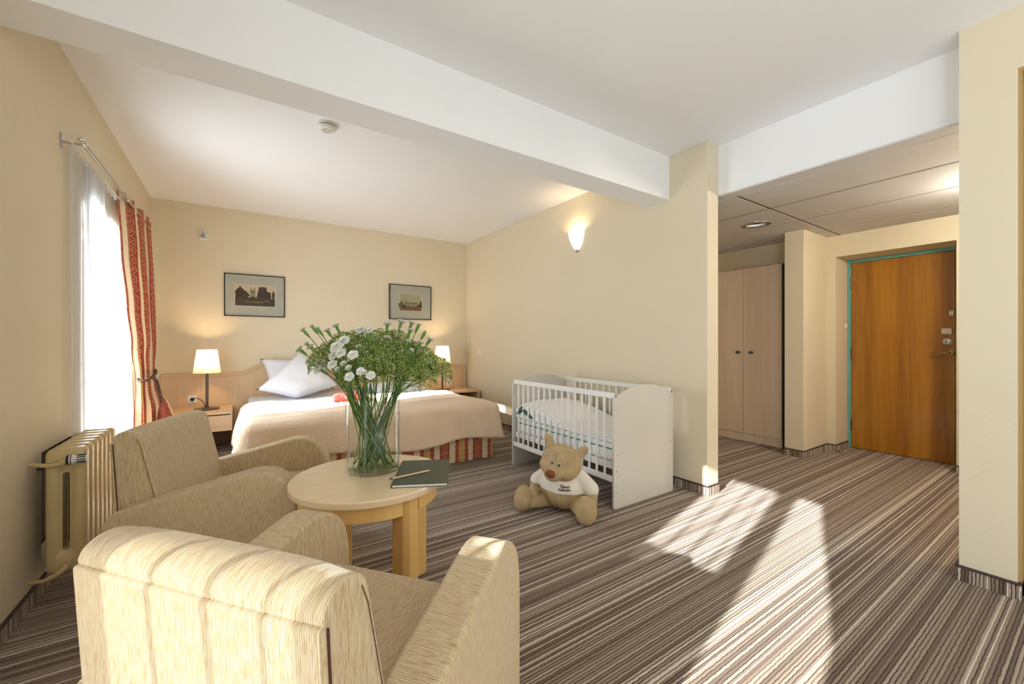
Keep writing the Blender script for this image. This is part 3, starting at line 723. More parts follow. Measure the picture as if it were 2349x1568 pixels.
# bed
bed = thing('bed', 'wide double bed with white sheet and red striped valance', 'bed', (1.15, 4.75, 0))
BX0, BX1, BY0, BY1 = .10, 2.20, 3.66, 5.82
bevbox('base', MT['dark_wood'], bed, -1.03, 1.03, -1.06, 1.06, .06, .30, .01)
MB().box(-1.05, 1.05, -1.04, 1.07, .30, .555).build('mattress', MT['linen'], bed, bevel=.05, bseg=4, smooth=60)
for sx, sy in ((-1, -1), (1, -1), (-1, 1), (1, 1)): bevbox('leg', MT['dark_wood'], bed, sx * .95 - .03, sx * .95 + .03, sy * .95 - .03, sy * .95 + .03, 0, .06, .004)
def val(u, v):
    L = 2.1; W2 = 2.12; s = u * (W2 * 2 + L); z = .31 * (1 - v) + .012 * v
    w_ = .006 * math.sin(s * 23) * v + .004 * math.sin(s * 51 + 1) * v
    if s < W2: return (-1.062 - w_, 1.03 - s, z)
    if s < W2 + L: return (-1.055 + (s - W2) * 2.11 / 2.1, -1.092 - w_, z)
    return (1.062 + w_, -1.09 + (s - W2 - L), z)
MB().grid(val, 200, 6, lambda u, v: (u * 6.34 - 2.12 + BX0 - 1.61 + .362 * 6, .31 * (1 - v))).build('valance', MT['pattern'], bed, smooth=60, label='red, gold and cream striped valance')

def spread_fn(u, v):
    # u across (x), v from the head side edge towards the foot and down
    s = -.42 + u * (2.1 + .42 + .29); t = 4.84 + .10 * u + .04 * math.sin(u * 7) + .03 * math.sin(u * 17 + 1) - v * (1.23 + .10 * u + .27)
    ox = max(0., -s) if s < 0 else max(0., s - 2.1); sx = -1 if s < 0 else 1
    oy = max(0., BY0 + .03 - t)
    cx = min(max(s, 0.), 2.1); cy = max(t, BY0 + .03)
    over = math.sqrt(ox * ox + oy * oy) if (ox and oy) else max(ox, oy)
    r = .07
    if over < r * 1.2: drop = over * over / (2.4 * r) ; out = over * .85
    else: drop = over - .6 * r; out = r * 1.02 + .22 * (over - 1.2 * r)
    k = out / over if over > 1e-6 else 0
    fl = 1. if not (ox and oy) else 1.15
    wr = .010 * fbm(u * 6, v * 5, 1.7, 1.) + .006 * fbm(u * 15, v * 12, 4.)
    fold = .018 * math.sin(s * 9 + t * 6) * sstep(0, .3, over)
    bulge = .018 * math.exp(-((t - 4.74) / .12) ** 2) * (1 + .6 * math.sin(s * 11))
    x = BX0 + cx + sx * ox * k * fl + fold * (1 if ox else 0) * sx; y = cy - oy * k * fl - fold * (1 if oy else 0)
    z = .575 + wr + bulge - drop + .02 * math.sin(s * 5 + 1) * sstep(0.05, .3, over)
    return (x, y, max(z, .2))
sp = MB().grid(spread_fn, 110, 70).build('bedspread', MT['spread'], None, smooth=180, solid=.010)
tag(sp, 'beige textured bedspread folded back on the double bed', 'bedspread')

def pillow(name, label, c00, c10, c11, c01, bulge, mat=None, seed=0., n=18, cat='pillow', pinch=.10, group=None):
    c = [Vector(p) for p in (c00, c10, c11, c01)]; ctr = sum(c, Vector()) / 4
    nrm = (c[1] - c[0] + c[2] - c[3]).cross(c[3] - c[0] + c[2] - c[1]).normalized()
    m = MB()
    def side(sg):
        def fn(u, v):
            a, b = 2 * u - 1, 2 * v - 1
            pu = a * (1 - pinch * (1 - b * b) * abs(a) ** 2); pv = b * (1 - pinch * (1 - a * a) * abs(b) ** 2)
            uu, vv = (pu + 1) / 2, (pv + 1) / 2
            p = c[0] * (1 - uu) * (1 - vv) + c[1] * uu * (1 - vv) + c[2] * uu * vv + c[3] * (1 - uu) * vv
            th = max(0., (1 - a ** 4) * (1 - b ** 4)) ** .62
            w_ = .014 * fbm(u * 4 + seed, v * 4, seed) * th + .007 * fbm(u * 11, v * 9 + seed, 2.) * min(1, 3 * (1 - th) + .3)
            return p + nrm * sg * (bulge * th) + nrm * w_
        return fn
    m.grid(side(1), n, n); m.grid(side(-1), n, n)
    o = m.build(name, mat or MT['linen'], None, smooth=180)
    return tag(o, label, cat, group)
pillow('pillow', 'white pillow leaning against the headboard behind the other white pillow', (.30, 5.60, .60), (1.02, 5.62, .60), (.96, 5.77, 1.0), (.22, 5.76, 1.0), .075, seed=1.)
pillow('pillow', 'white pillow standing on one corner at the front, beside the flowers', (.56, 5.17, .575), (1.03, 5.33, .665), (.645, 5.62, 1.10), (.165, 5.31, .67), .10, seed=3., pinch=.06)
pillow('pillow', 'white pillow lying flat on the far side of the bed behind the flowers', (1.35, 5.08, .60), (2.1, 5.12, .58), (2.12, 5.62, .60), (1.35, 5.62, .62), .065, seed=5.)
pillow('cushion', 'small red and white patterned cushion on the bed beside the vase', (.80, 4.50, .60), (1.12, 4.48, .60), (1.14, 4.72, .62), (.83, 4.76, .62), .045, mat=None, seed=8., n=12, cat='cushion').data.materials.clear()
def redm():
    m = NT('red_white_print'); v = m.xyz()[0]; vo = m.n('ShaderNodeTexVoronoi', {'Vector': v, 'Scale': 30.})
    return m.set(Base_Color=m.ramp(vo.outputs[0], [(.0, (.8, .7, .66)), (.32, (.62, .09, .07))], 'CONSTANT'), Roughness=.8)
bpy.data.objects['cushion'].data.materials.append(redm())

# nightstands
def nightstand(x0, x1, yf, ztop, label, open_):
    t = thing('nightstand', label, 'nightstand', ((x0 + x1) / 2, 5.83, 0)); a = (x1 - x0) / 2; dp = 5.83 - yf
    MB().box(-a, a, -dp, 0, ztop - .022, ztop).build('top', MT['maple_x'], t, bevel=.003)
    MB().box(-a, -a + .018, -dp + .01, 0, ztop - .20, ztop - .022).build('side_panel', MT['maple'], t, bevel=.002)
    MB().box(a - .018, a, -dp + .01, 0, ztop - .20, ztop - .022).build('side_panel', MT['maple'], t, bevel=.002)
    MB().box(-a + .018, a - .018, -dp + .02, 0, ztop - .20, ztop - .185).build('bottom_panel', MT['maple'], t)
    if not open_:
        d_ = MB().box(-a + .003, a - .003, -dp + .003, -dp + .02, ztop - .198, ztop - .034).build('drawer', MT['maple_x'], t, bevel=.002)
        MB().box(-a + .01, a - .01, -dp + .02, -dp + .022, ztop - .034, ztop - .022).build('painted_gap_shade', MT['plate'], t)  # dark strip coloured as the shade between drawer and top
        MB().ell((.04, -dp - .008, ztop - .115), (.017, .012, .008), 12, 8).build('knob', MT['metal'], d_, smooth=180)
    else:
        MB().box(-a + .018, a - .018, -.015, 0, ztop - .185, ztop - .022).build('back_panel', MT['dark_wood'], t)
    for sx in (-1, 1): MB().box(sx * (a - .03) - .018, sx * (a - .03) + .018, -.06, -.02, 0, ztop - .20).build('leg', MT['dark_wood'], t)
    MB().box(-a + .02, a - .02, -.018, 0, .02, ztop - .2).build('back_board', MT['dark_wood'], t)
    return t
nightstand(-.60, -.048, 5.27, .462, 'pale maple nightstand with drawer on the left side of the bed', False)
nightstand(2.32, 2.985, 5.33, .485, 'open pale maple nightstand in the corner on the right side of the bed', True)

def table_lamp(loc, label):
    t = thing('table_lamp', label, 'lamp', loc)
    MB().lathe([(0, 0), (.112, 0), (.116, .006), (.112, .014), (.06, .022), (.02, .028), (0, .028)], 32).build('base', MT['gun'], t, smooth=40)
    MB().tube([(0, 0, .02), (0, 0, .50)], .0135, 14).build('pole', MT['gun'], t, smooth=60)
    m = MB(); n = 112
    def fn(u, v):
        a = 2 * PI * u; rr = (.122 + (.089 - .122) * v) + .0018 * math.cos(2 * PI * 56 * u)
        return (rr * math.cos(a), rr * math.sin(a), .40 + .255 * v)
    m.grid(fn, 224, 3, lambda u, v: (u, v)).build('shade', MT['shade'], t, smooth=60, label='cream pleated lampshade')
    b = MB().ell((0, 0, .53), (.026, .026, .034), 12, 8).build('bulb', MT['bulb'], t, smooth=180)
    MB().lathe([(0, .49), (.016, .49), (.016, .515), (0, .515)], 12).build('socket', MT['black'], t)
    lt = lamp('lamp_light', 'POINT', (0, 0, .56), 13, (1, .70, .40), shadow_soft_size=.035); lt.parent = t
    lt.data.use_shadow = True
    return t
tl = table_lamp((-.28, 5.60, .462), 'lit table lamp with cream shade on the left nightstand')
tr = table_lamp((2.51, 5.60, .485), 'lit table lamp with cream shade in the right corner, behind the flowers')
cb = MB().tube([(-.425, 5.825, .56), (-.40, 5.78, .575), (-.35, 5.74, .56), (-.315, 5.69, .53), (-.30, 5.665, .485)], .004, 8).build('lamp_cord', MT['black'], None, smooth=180)
tag(cb, 'black cord plugged in behind the left table lamp', 'cord')
cb = MB().tube([(2.60, 5.70, .4905), (2.66, 5.72, .4905), (2.72, 5.76, .4905), (2.80, 5.80, .4905)], .004, 8).build('lamp_cord', MT['black'], None, smooth=180)
tag(cb, 'short black cord lying on the right nightstand', 'cord')
def socket(name, loc, label, plug):
    t = thing(name, label, 'socket', loc)
    bevbox('plate', MT['white_pl'], t, -.041, .041, -.010, 0, -.041, .041, .004)
    MB().lathe([(.021, .0005), (.024, .0005), (.024, .003), (.021, .003)], 20, (0, -.010, 0), M=Matrix.Rotation(PI / 2, 4, 'X')).build('socket_ring', MT['white_pl'], t)
    MB().lathe([(0, 0), (.021, 0), (.021, .0008), (0, .0008)], 20, (0, -.010, 0), M=Matrix.Rotation(PI / 2, 4, 'X')).build('socket_well', MT['grey_pl'], t)
    if plug: MB().lathe([(0, 0), (.019, 0), (.017, .02), (.008, .03), (0, .03)], 16, (0, -.010, 0), M=Matrix.Rotation(PI / 2, 4, 'X')).build('plug', MT['black'], t, smooth=40)
    else:
        for sx in (-1, 1): MB().box(sx * .0095 - .0025, sx * .0095 + .0025, -.0118, -.0105, -.0025, .0025).build('contact_hole', MT['black'], t)
socket('wall_socket', (-.425, 5.838, .555), 'white wall socket with black plug beside the left lamp', True)
socket('wall_socket', (2.72, 5.838, .575), 'empty white wall socket above the right nightstand', False)
t = thing('light_switch', 'small white light switch on the right wall near the corner', 'switch', (XR, 5.44, 1.04))
bevbox('plate', MT['white_pl'], t, -.010, 0, -.04, .04, -.042, .042, .003); bevbox('rocker', MT['white_pl'], t, -.016, -.010, -.022, .022, -.028, .028, .002)
# ---------------------------------------------------------------- armchairs
def make_armchair(label):
    t = thing('armchair', label, 'armchair')
    def curve(pts, k=6):
        out = []
        P = [pts[0]] + pts + [pts[-1]]
        for i in range(1, len(P) - 2):
            for q in range(k):
                u = q / k; a, b_, c, d = (Vector(P[i - 1]), Vector(P[i]), Vector(P[i + 1]), Vector(P[i + 2]))
                out.append(tuple(.5 * ((2 * b_) + (c - a) * u + (2 * a - 5 * b_ + 4 * c - d) * u * u + (3 * b_ - a - 3 * c + d) * u ** 3)))
        out.append(tuple(P[-2])); return out
    prof = curve([(-.354, .768), (-.346, .786), (-.326, .801), (-.298, .807), (-.270, .800), (-.250, .782), (-.240, .755), (-.232, .72)], 4) + [(-.165, .43), (-.15, .36), (-.315, .36), (-.342, .70)]
    b = MB(); n = len(prof); N = 10; vs = []
    for j in range(N + 1):
        y = -.30 + .60 * j / N; e = abs(2 * j / N - 1); bul = 1 - e ** 4
        for (px, pz) in prof:
            k = 1 if pz > .40 else .3
            vs.append((px + .010 * bul * k * (1 if px > -.28 else -.2), y, pz + .006 * bul * (1 if pz > .75 else 0)))
    fs = [(j * n + i, (j + 1) * n + i, (j + 1) * n + (i + 1) % n, j * n + (i + 1) % n) for j in range(N) for i in range(n)]
    b.add(vs, fs); b.add([vs[i] for i in range(n)], [tuple(range(n))], 1); b.add([vs[N * n + i] for i in range(n)], [tuple(range(n - 1, -1, -1))], 1)
    b.build('backrest', [MT['riby'], MT['ribx']], t, smooth=50, bevel=.004, bseg=2)
    p = MB().prism([(-.362, .760), (-.340, .762), (-.300, .10), (-.322, .10)], 'Y', -.302, .302)
    p.build('rear_panel', MT['riby'], t, bevel=.008, bseg=3, smooth=60)
    MB().tube([(-.336, -.298, .766), (-.336, .298, .766)], .005, 8).build('seam_groove', MT['thread'], t, smooth=60)
    for sy in (1, -1):
        MB().tube([(-.346, sy * .304, .755), (-.306, sy * .304, .12)], .0022, 6).build('zip_seam', MT['thread'], t, smooth=60)
        MB().tube([(-.262, sy * .3015, .775), (-.245, sy * .3015, .735), (-.178, sy * .3015, .45)], .0009, 6).build('side_seam', MT['rope'], t, smooth=60)
    s = MB().box(-.20, .335, -.268, .268, .30, .432); s.build('seat', MT['riby'], t, bevel=.035, bseg=4, smooth=60)
    MB().box(.25, .322, -.268, .268, .06, .31).build('front_rail', MT['riby'], t, bevel=.01, smooth=60)
    top = curve([(-.335, .40), (-.328, .445), (-.305, .475), (-.26, .492), (0, .558), (.13, .592), (.22, .612), (.275, .612), (.33, .59), (.375, .545), (.400, .48), (.408, .40)])
    arm = [(-.335, .05)] + top + [(.408, .05)]
    for sy in (1, -1):
        a = MB().prism(arm, 'Y', min(sy * .27, sy * .392), max(sy * .27, sy * .392))
        a.build('armrest', MT['ribx'], t, bevel=.014, bseg=3, smooth=60)
    for sx in (-.28, .35):
        for sy in (-.33, .33): MB().lathe([(0, 0), (.02, 0), (.024, .05), (0, .05)], 12, (sx, sy, 0)).build('foot', MT['black'], t, smooth=40)
    return t
ch = make_armchair('tan ribbed armchair in the foreground, seen from behind with sunlight on its back')
ch.location = (.198, 1.141, 0); ch.rotation_euler = (0, 0, math.radians(38.5)); ch['group'] = 'tan armchairs'
dup(ch, (-.022, 2.612, 0), math.radians(-20.5), 'tan ribbed armchair by the radiator and curtains, facing the round table', 'tan armchairs')

# ---------------------------------------------------------------- round table
TX, TY, TZ = .518, 1.969, .58
tbl = thing('coffee_table', 'round pale wooden coffee table holding the vase of flowers', 'table', (TX, TY, 0))
Rt = .345
MB().lathe([(0, TZ - .034), (Rt - .012, TZ - .034), (Rt - .002, TZ - .030), (Rt, TZ - .022), (Rt, TZ - .006), (Rt - .003, TZ - .001), (Rt - .008, TZ), (0, TZ)], 96).build('tabletop', MT['maple_top'], tbl, smooth=30)
la = [math.radians(-33.79 + a) for a in (-38, -128, 142, 52)]
for a in la:
    poly = [(.222, -.040), (.222, .040), (.295, .040), (.318, .022), (.318, -.022), (.295, -.040)]
    P = [(r_ * math.cos(a) - t_ * math.sin(a), r_ * math.sin(a) + t_ * math.cos(a)) for r_, t_ in poly]
    MB().prism(P, 'Z', 0, TZ - .034).build('leg', MT['beech'], tbl, bevel=.003)
for a in la:
    m = MB(); a0, a1 = a + .142, a + PI / 2 - .142; n = 14
    outer = [(.305 * math.cos(a0 + (a1 - a0) * k / n), .305 * math.sin(a0 + (a1 - a0) * k / n)) for k in range(n + 1)]
    inner = [(.283 * math.cos(a0 + (a1 - a0) * k / n), .283 * math.sin(a0 + (a1 - a0) * k / n)) for k in range(n, -1, -1)]
    m.prism(outer + inner, 'Z', TZ - .104, TZ - .034).build('apron', MT['beech'], tbl, bevel=.002, smooth=30)

nb = thing('notebook', 'dark green notebook overhanging the table edge, with a pencil on top', 'notebook', (.7265, 1.836, TZ), math.radians(-26.5))
hx, hy = .119, .181
bevbox('cover', MT['notebook'], nb, -hx, hx, -hy, hy, .0, .0025, .001); bevbox('cover', MT['notebook'], nb, -hx, hx, -hy, hy, .0115, .014, .001)
MB().box(-hx + .004, hx - .004, -hy + .003, hy - .004, .0025, .0115).build('pages', MT['paper'], nb)
MB().box(-hx - .001, -hx + .004, -hy, hy, 0, .014).build('spine', MT['notebook'], nb, bevel=.002)
pc = thing('pencil', 'pale wooden pencil lying across the green notebook', 'pencil', (.556, 1.795, TZ + .0182), math.radians(5))
Mx = Matrix.Rotation(PI / 2, 4, 'Y')
MB().lathe([(0, .012), (.0040, .012), (.0040, .182), (.0012, .198)], 6, M=Mx).build('shaft', MT['pencil'], pc)
MB().lathe([(.0012, .198), (.0003, .203), (0, .203)], 6, M=Mx).build('lead_tip', MT['black'], pc)
MB().lathe([(0, 0), (.0036, 0), (.0041, .002), (.0041, .012), (0, .012)], 8, M=Mx).build('dark_end', MT['darkgreen'], pc)

# ---------------------------------------------------------------- vase and bouquet
VX, VY, VZ = .55, 2.04, TZ
vs = thing('vase', 'clear glass cylinder vase with water holding the bouquet on the table', 'vase', (VX, VY, VZ))
MB().lathe([(0, .0), (.122, 0), (.126, .004), (.126, .334), (.1245, .336), (.122, .334), (.121, .016), (.118, .012), (0, .012)], 64).build('glass_cylinder', MT['glass'], vs, smooth=40)
MB().lathe([(0, .0135), (.117, .0135), (.1195, .018), (.1195, .082), (.117, .0825), (0, .0825)], 64).build('water', MT['water'], vs, smooth=40)

LA = Vector((math.cos(math.radians(-33.79)), math.sin(math.radians(-33.79)), 0))   # across the bouquet as the photograph shows it
DP = Vector((-LA.y, LA.x, 0))                                                      # away from the viewer
def bq(u, v, dep):   # bouquet coordinates in metres around the vase axis, read off the photograph's scale
    k = (2.0 + dep) / 940; lat = (u - 1174.5) * k + .677
    return Vector((VX, VY, 0)) + LA * lat + DP * dep + Vector((0, 0, 1.2 - (v - 784) * k))
def bez(p0, p1, p2, p3, n=9):
    return [p0 * (1 - t) ** 3 + p1 * 3 * t * (1 - t) ** 2 + p2 * 3 * t * t * (1 - t) + p3 * t ** 3 for t in [i / n for i in range(n + 1)]]
def stem_path(head, R_, dirn):
    rel = head - Vector((VX, VY, 0)); rel.z = 0; q = rel.length; uq = rel / q if q > 1e-5 else LA
    rim = uq * min(.105, .02 + q * .52) + Vector((R_.uniform(-.012, .012), R_.uniform(-.012, .012), 0))
    if rim.length > .108: rim = rim.normalized() * .108
    a = R_.uniform(-2.0, 2.0); foot = Vector((-uq.x * math.cos(a) + uq.y * math.sin(a), -uq.x * math.sin(a) - uq.y * math.cos(a), 0)) * R_.uniform(.05, .102)
    base = Vector((VX, VY, VZ))
    P0 = base + foot + Vector((0, 0, .022)); P1 = base + rim + Vector((0, 0, .33))
    lo = bez(P0, P0.lerp(P1, .33) + Vector((R_.uniform(-.015, .015), R_.uniform(-.015, .015), 0)), P0.lerp(P1, .7), P1, 6)
    for p in lo:   # keep inside the glass
        d_ = p - base; zz = d_.z; d_.z = 0
        if d_.length > .108: d_ = d_.normalized() * .108
        p.xy = (base + d_).xy
    tdir = (P1 - lo[-2]).normalized()
    L = (head - P1).length
    hi = bez(P1, P1 + tdir * L * .4, head - dirn * L * .35, head, 7)
    return lo + hi[1:]
# bloom meshes
def bloom_mesh(seed, openness):
    q = random.Random(seed); m = MB(); layers = [(1., .0, .10, 17), (.86, .12, .42, 15), (.68, .20, .85, 13), (.48, .26, 1.5, 11), (.28, .32, 2.6, 9)]
    for k, (Rr, h, tilt, waves) in enumerate(layers):
        Rr *= (.55 + .45 * openness); tilt = tilt + (1 - openness) * 1.6; ph = q.uniform(0, 6)
        nA = 40
        def fn(u, v, Rr=Rr, h=h, tilt=tilt, waves=waves, ph=ph):
            a = 2 * PI * u; r = Rr * (.12 + .88 * v) * (1 + .07 * math.sin(5 * a + ph) * v)
            z = h * .6 + tilt * r * .5 - .10 * r * r + .085 * v * v * math.sin(waves * a + ph) + .03 * v * math.sin(29 * a)
            return (r * math.cos(a), r * math.sin(a), z)
        m.grid(fn, nA, 4)
    return m.mesh('bloom')
opens = [bloom_mesh(s, 1.) for s in range(5)]; halfs = [bloom_mesh(20 + s, .5) for s in range(3)]
for me in opens + halfs:
    me.materials.append(MT['petal']); me.polygons.foreach_set('use_smooth', [True] * len(me.polygons))
caly = MB().lathe([(0, -.026), (.0035, -.026), (.0062, -.018), (.0072, -.006), (.0078, .004), (.0088, .010), (.0060, .008), (0, .004)], 10).mesh('calyx')
caly.materials.append(MT['calyx']); caly.polygons.foreach_set('use_smooth', [True] * len(caly.polygons))
bud = MB().lathe([(0, -.032), (.0028, -.032), (.0062, -.016), (.0078, .0), (.007, .012), (.004, .02), (0, .024)], 10).mesh('bud_calyx')
bud.materials.append(MT['calyx']); bud.polygons.foreach_set('use_smooth', [True] * len(bud.polygons))
def leaf_mesh(L, seed):
    q = random.Random(seed); c = q.uniform(-.5, .9)
    def fn(u, v):
        w_ = .0042 * math.sin(PI * min(1, .12 + .88 * (1 - u))) * (1 - u * .6); x = (v * 2 - 1) * w_
        return (x, L * (u - .25 * c * u * u), L * (.28 * u + c * .35 * u * u) + abs(v * 2 - 1) * w_ * .5)
    me = MB().grid(fn, 7, 2).mesh('leaf'); me.materials.append(MT['leafg']); me.polygons.foreach_set('use_smooth', [True] * len(me.polygons)); return me
leaves = [leaf_mesh(.05 + .012 * k, k) for k in range(5)]
def put(me, name, parent, loc, d, scale=1., roll=0.):
    o = bpy.data.objects.new(name, me); COL.objects.link(o); o.parent = parent
    o.location = loc; o.rotation_mode = 'QUATERNION'
    o.rotation_quaternion = Vector(d).to_track_quat('Z', 'Y') @ Matrix.Rotation(roll, 3, 'Z').to_quaternion()
    o.scale = (scale,) * 3; return o
ORD = 'first second third fourth fifth sixth seventh eighth ninth tenth eleventh twelfth thirteenth fourteenth'.split()
def carnation(head, rad, face, kind, label, group):
    q = R; t = thing('carnation', label, 'flower', (VX, VY, VZ), 0, group); O = Vector((VX, VY, VZ))
    d = face.normalized(); neck = head - d * .026
    path = stem_path(neck, q, d)
    MB().tube([p - O for p in path], [.0024] * 7 + [.002] * (len(path) - 7), 6).build('stem', MT['stemg'], t, smooth=180)
    if kind == 'bud':
        put(bud, 'bud_calyx', t, head - O, d, 1.)
        put(halfs[q.randrange(3)], 'bloom', t, head - O + d * .012, d, rad * 1.45, q.uniform(0, 6))
    else:
        put(caly, 'calyx', t, head - O - d * .004, d, 1.)
        put((opens if kind == 'open' else halfs)[q.randrange(3 if kind != 'open' else 5)], 'bloom', t, head - O + d * (.004 if kind == 'half' else 0), d, rad * (1.25 if kind == 'half' else .95), q.uniform(0, 6))
    for k in range(3):
        i = q.randrange(1, len(path) - 2); p = path[i] - O; tg = (path[i + 1] - path[i]).normalized()
        pr = p.xy.length
        dd = Vector((q.uniform(-1, 1), q.uniform(-1, 1), .8)) if i > 7 else Vector((-p.x * 6, -p.y * 6, .8)) + Vector((q.uniform(-.5, .5), q.uniform(-.5, .5), 0))
        lf = bpy.data.objects.new('leaf', leaves[q.randrange(5)]); COL.objects.link(lf); lf.parent = t; lf.location = p
        lf.rotation_mode = 'QUATERNION'; lf.rotation_quaternion = dd.to_track_quat('Y', 'Z'); lf.scale = (1.,) * 3 if i > 6 else (.8,) * 3
VW = -DP * .9 + Vector((0, 0, .35))   # a direction towards the viewer side
HEADS = {   # cluster: (label pattern, ordering note, [(u, v, depth, radius, kind)])
 'front': ('white carnation bloom facing front, {} from the top of the left front cluster', 'open carnations on the left front of the bouquet',
   [(788, 781, -.06, .030, 'open'), (772, 795, -.09, .034, 'open'), (781, 809, -.10, .027, 'open'), (809, 813, -.12, .026, 'open'), (763, 816, -.08, .022, 'open'), (762, 835, -.09, .026, 'open'), (790, 836, -.11, .016, 'half'), (801, 846, -.12, .016, 'half'), (776, 849, -.10, .014, 'half'), (827, 851, -.12, .022, 'open'), (850, 860, -.12, .023, 'open'), (801, 863, -.13, .024, 'open'), (835, 856, -.125, .016, 'half')]),
 'left': ('white carnation leaning out to the left, {} from the top on that side', 'carnations leaning out to the left',
   [(773, 751, .02, .020, 'half'), (720, 754, .0, .012, 'bud'), (732, 758, .01, .010, 'bud'), (753, 761, .02, .018, 'half'), (700, 762, -.02, .013, 'bud'), (709, 793, -.03, .012, 'bud'), (716, 799, -.03, .020, 'half'), (691, 804, -.03, .021, 'half'), (712, 832, -.04, .012, 'bud'), (740, 850, -.05, .018, 'half')]),
 'top': ('white carnation at the top middle of the bouquet, {} from the left', 'carnations at the top of the bouquet',
   [(824, 800, -.09, .011, 'bud'), (827, 756, .0, .026, 'open'), (843, 768, -.04, .013, 'half'), (848, 757, -.03, .018, 'open'), (888, 748, .05, .022, 'half'), (887, 777, .0, .016, 'half')]),
 'right': ('white carnation standing out at the upper right, {} from the left', 'carnations at the upper right of the bouquet',
   [(919, 742, .06, .022, 'half'), (934, 789, .0, .013, 'bud'), (940, 761, .05, .018, 'half'), (943, 744, .06, .018, 'half'), (943, 805, -.05, .012, 'half'), (958, 751, .05, .013, 'bud'), (963, 788, .0, .018, 'half'), (972, 767, .03, .008, 'bud'), (985, 781, .02, .019, 'half')])}
cen = Vector((VX, VY, .88))
for key, (pat, grp, lst) in HEADS.items():
    lst = sorted(lst, key=lambda e: e[1] if key in ('front', 'left') else e[0])
    for i, (u, v, dep, rad, kind) in enumerate(lst):
        h = bq(u, v, dep - (.055 if key == 'front' else .02)); d = (h - cen).normalized()
        d = (d * .7 + VW * .9) if kind == 'open' else (d + VW * .25)
        carnation(h, rad, d, kind, pat.format(ORD[i]), grp)
SPR = [(745, 800, 46, -.02, 'small green umbel on the left edge of the bouquet'), (785, 772, 44, .07, 'green umbel behind the largest white blooms'), (826, 797, 50, -.06, 'green umbel right beside the large front blooms'), (852, 765, 56, .10, 'dark green umbel at the very top of the bouquet'), (880, 812, 58, -.11, 'broad pale green umbel at the front middle of the bouquet'), (922, 795, 52, -.01, 'green umbel under the upper right carnations'), (928, 840, 46, -.10, 'green umbel low on the right front of the bouquet'), (962, 800, 46, .06, 'green umbel at the right behind the last carnations'), (968, 838, 40, -.02, 'green umbel between the bouquet and its drooping right spray'), (1006, 828, 36, -.03, 'green umbel drooping far out to the right, before the right lamp'), (905, 768, 46, .12, 'green umbel at the back right of the bouquet'), (842, 838, 40, -.12, 'green umbel low in the front above the vase'), (806, 838, 34, -.02, 'small green umbel among the left stems')]
def spray(u, v, rp, dep, label):
    q = R; t = thing('umbel_spray', label, 'flower', (VX, VY, VZ), 0, 'green filler sprays'); O = Vector((VX, VY, VZ))
    c = bq(u, v, dep + .05); rad = rp * 1.95 / 940; ax = ((c - cen).normalized() * .75 + Vector((0, 0, .5)) - DP * .35).normalized()
    fork = c - ax * rad * .95
    path = stem_path(fork, q, ax); MB().tube([p - O for p in path], .0028, 6).build('stem', MT['stemg'], t, smooth=180)
    for _ in range(2):
        p2 = stem_path(fork, q, ax); MB().tube([p - O for p in p2], .0024, 6).build('stem', MT['stemg'], t, smooth=180)
    br, fl = MB(), MB(); e1 = ax.orthogonal().normalized(); e2 = ax.cross(e1)
    nsub = int(28 + rad * 260)
    for k in range(nsub):
        th = math.acos(1 - (k + .5) / nsub * .92); ph = k * 2.39996 + q.uniform(-.15, .15)
        dv = (ax * math.cos(th) + (e1 * math.cos(ph) + e2 * math.sin(ph)) * math.sin(th))
        p = fork + Vector((dv * ax)) * 0 + dv * rad * q.uniform(1.0, 1.2) * (1.15 - .25 * math.cos(th)) + ax * rad * .12
        mid = fork.lerp(p, .5) + ax * rad * .08
        br.tube([fork - O, mid - O, p - O], .0011, 4)
        dv2 = (dv + ax * .6).normalized(); f1_ = dv2.orthogonal().normalized(); f2_ = dv2.cross(f1_); sr = rad * .19
        for j in range(30):
            a = j * 2.39996; rr = sr * math.sqrt((j + .5) / 30); hh = .35 * (sr - rr * rr / sr)
            pt = p + (f1_ * math.cos(a) + f2_ * math.sin(a)) * rr + dv2 * (hh + q.uniform(-.002, .003))
            fl.octa(pt - O, q.uniform(.0017, .0031))
    br.build('branchlets', MT['stemg'], t, kind='stuff'); fl.build('florets', MT['floret'], t, kind='stuff')
for a in SPR: spray(*a)

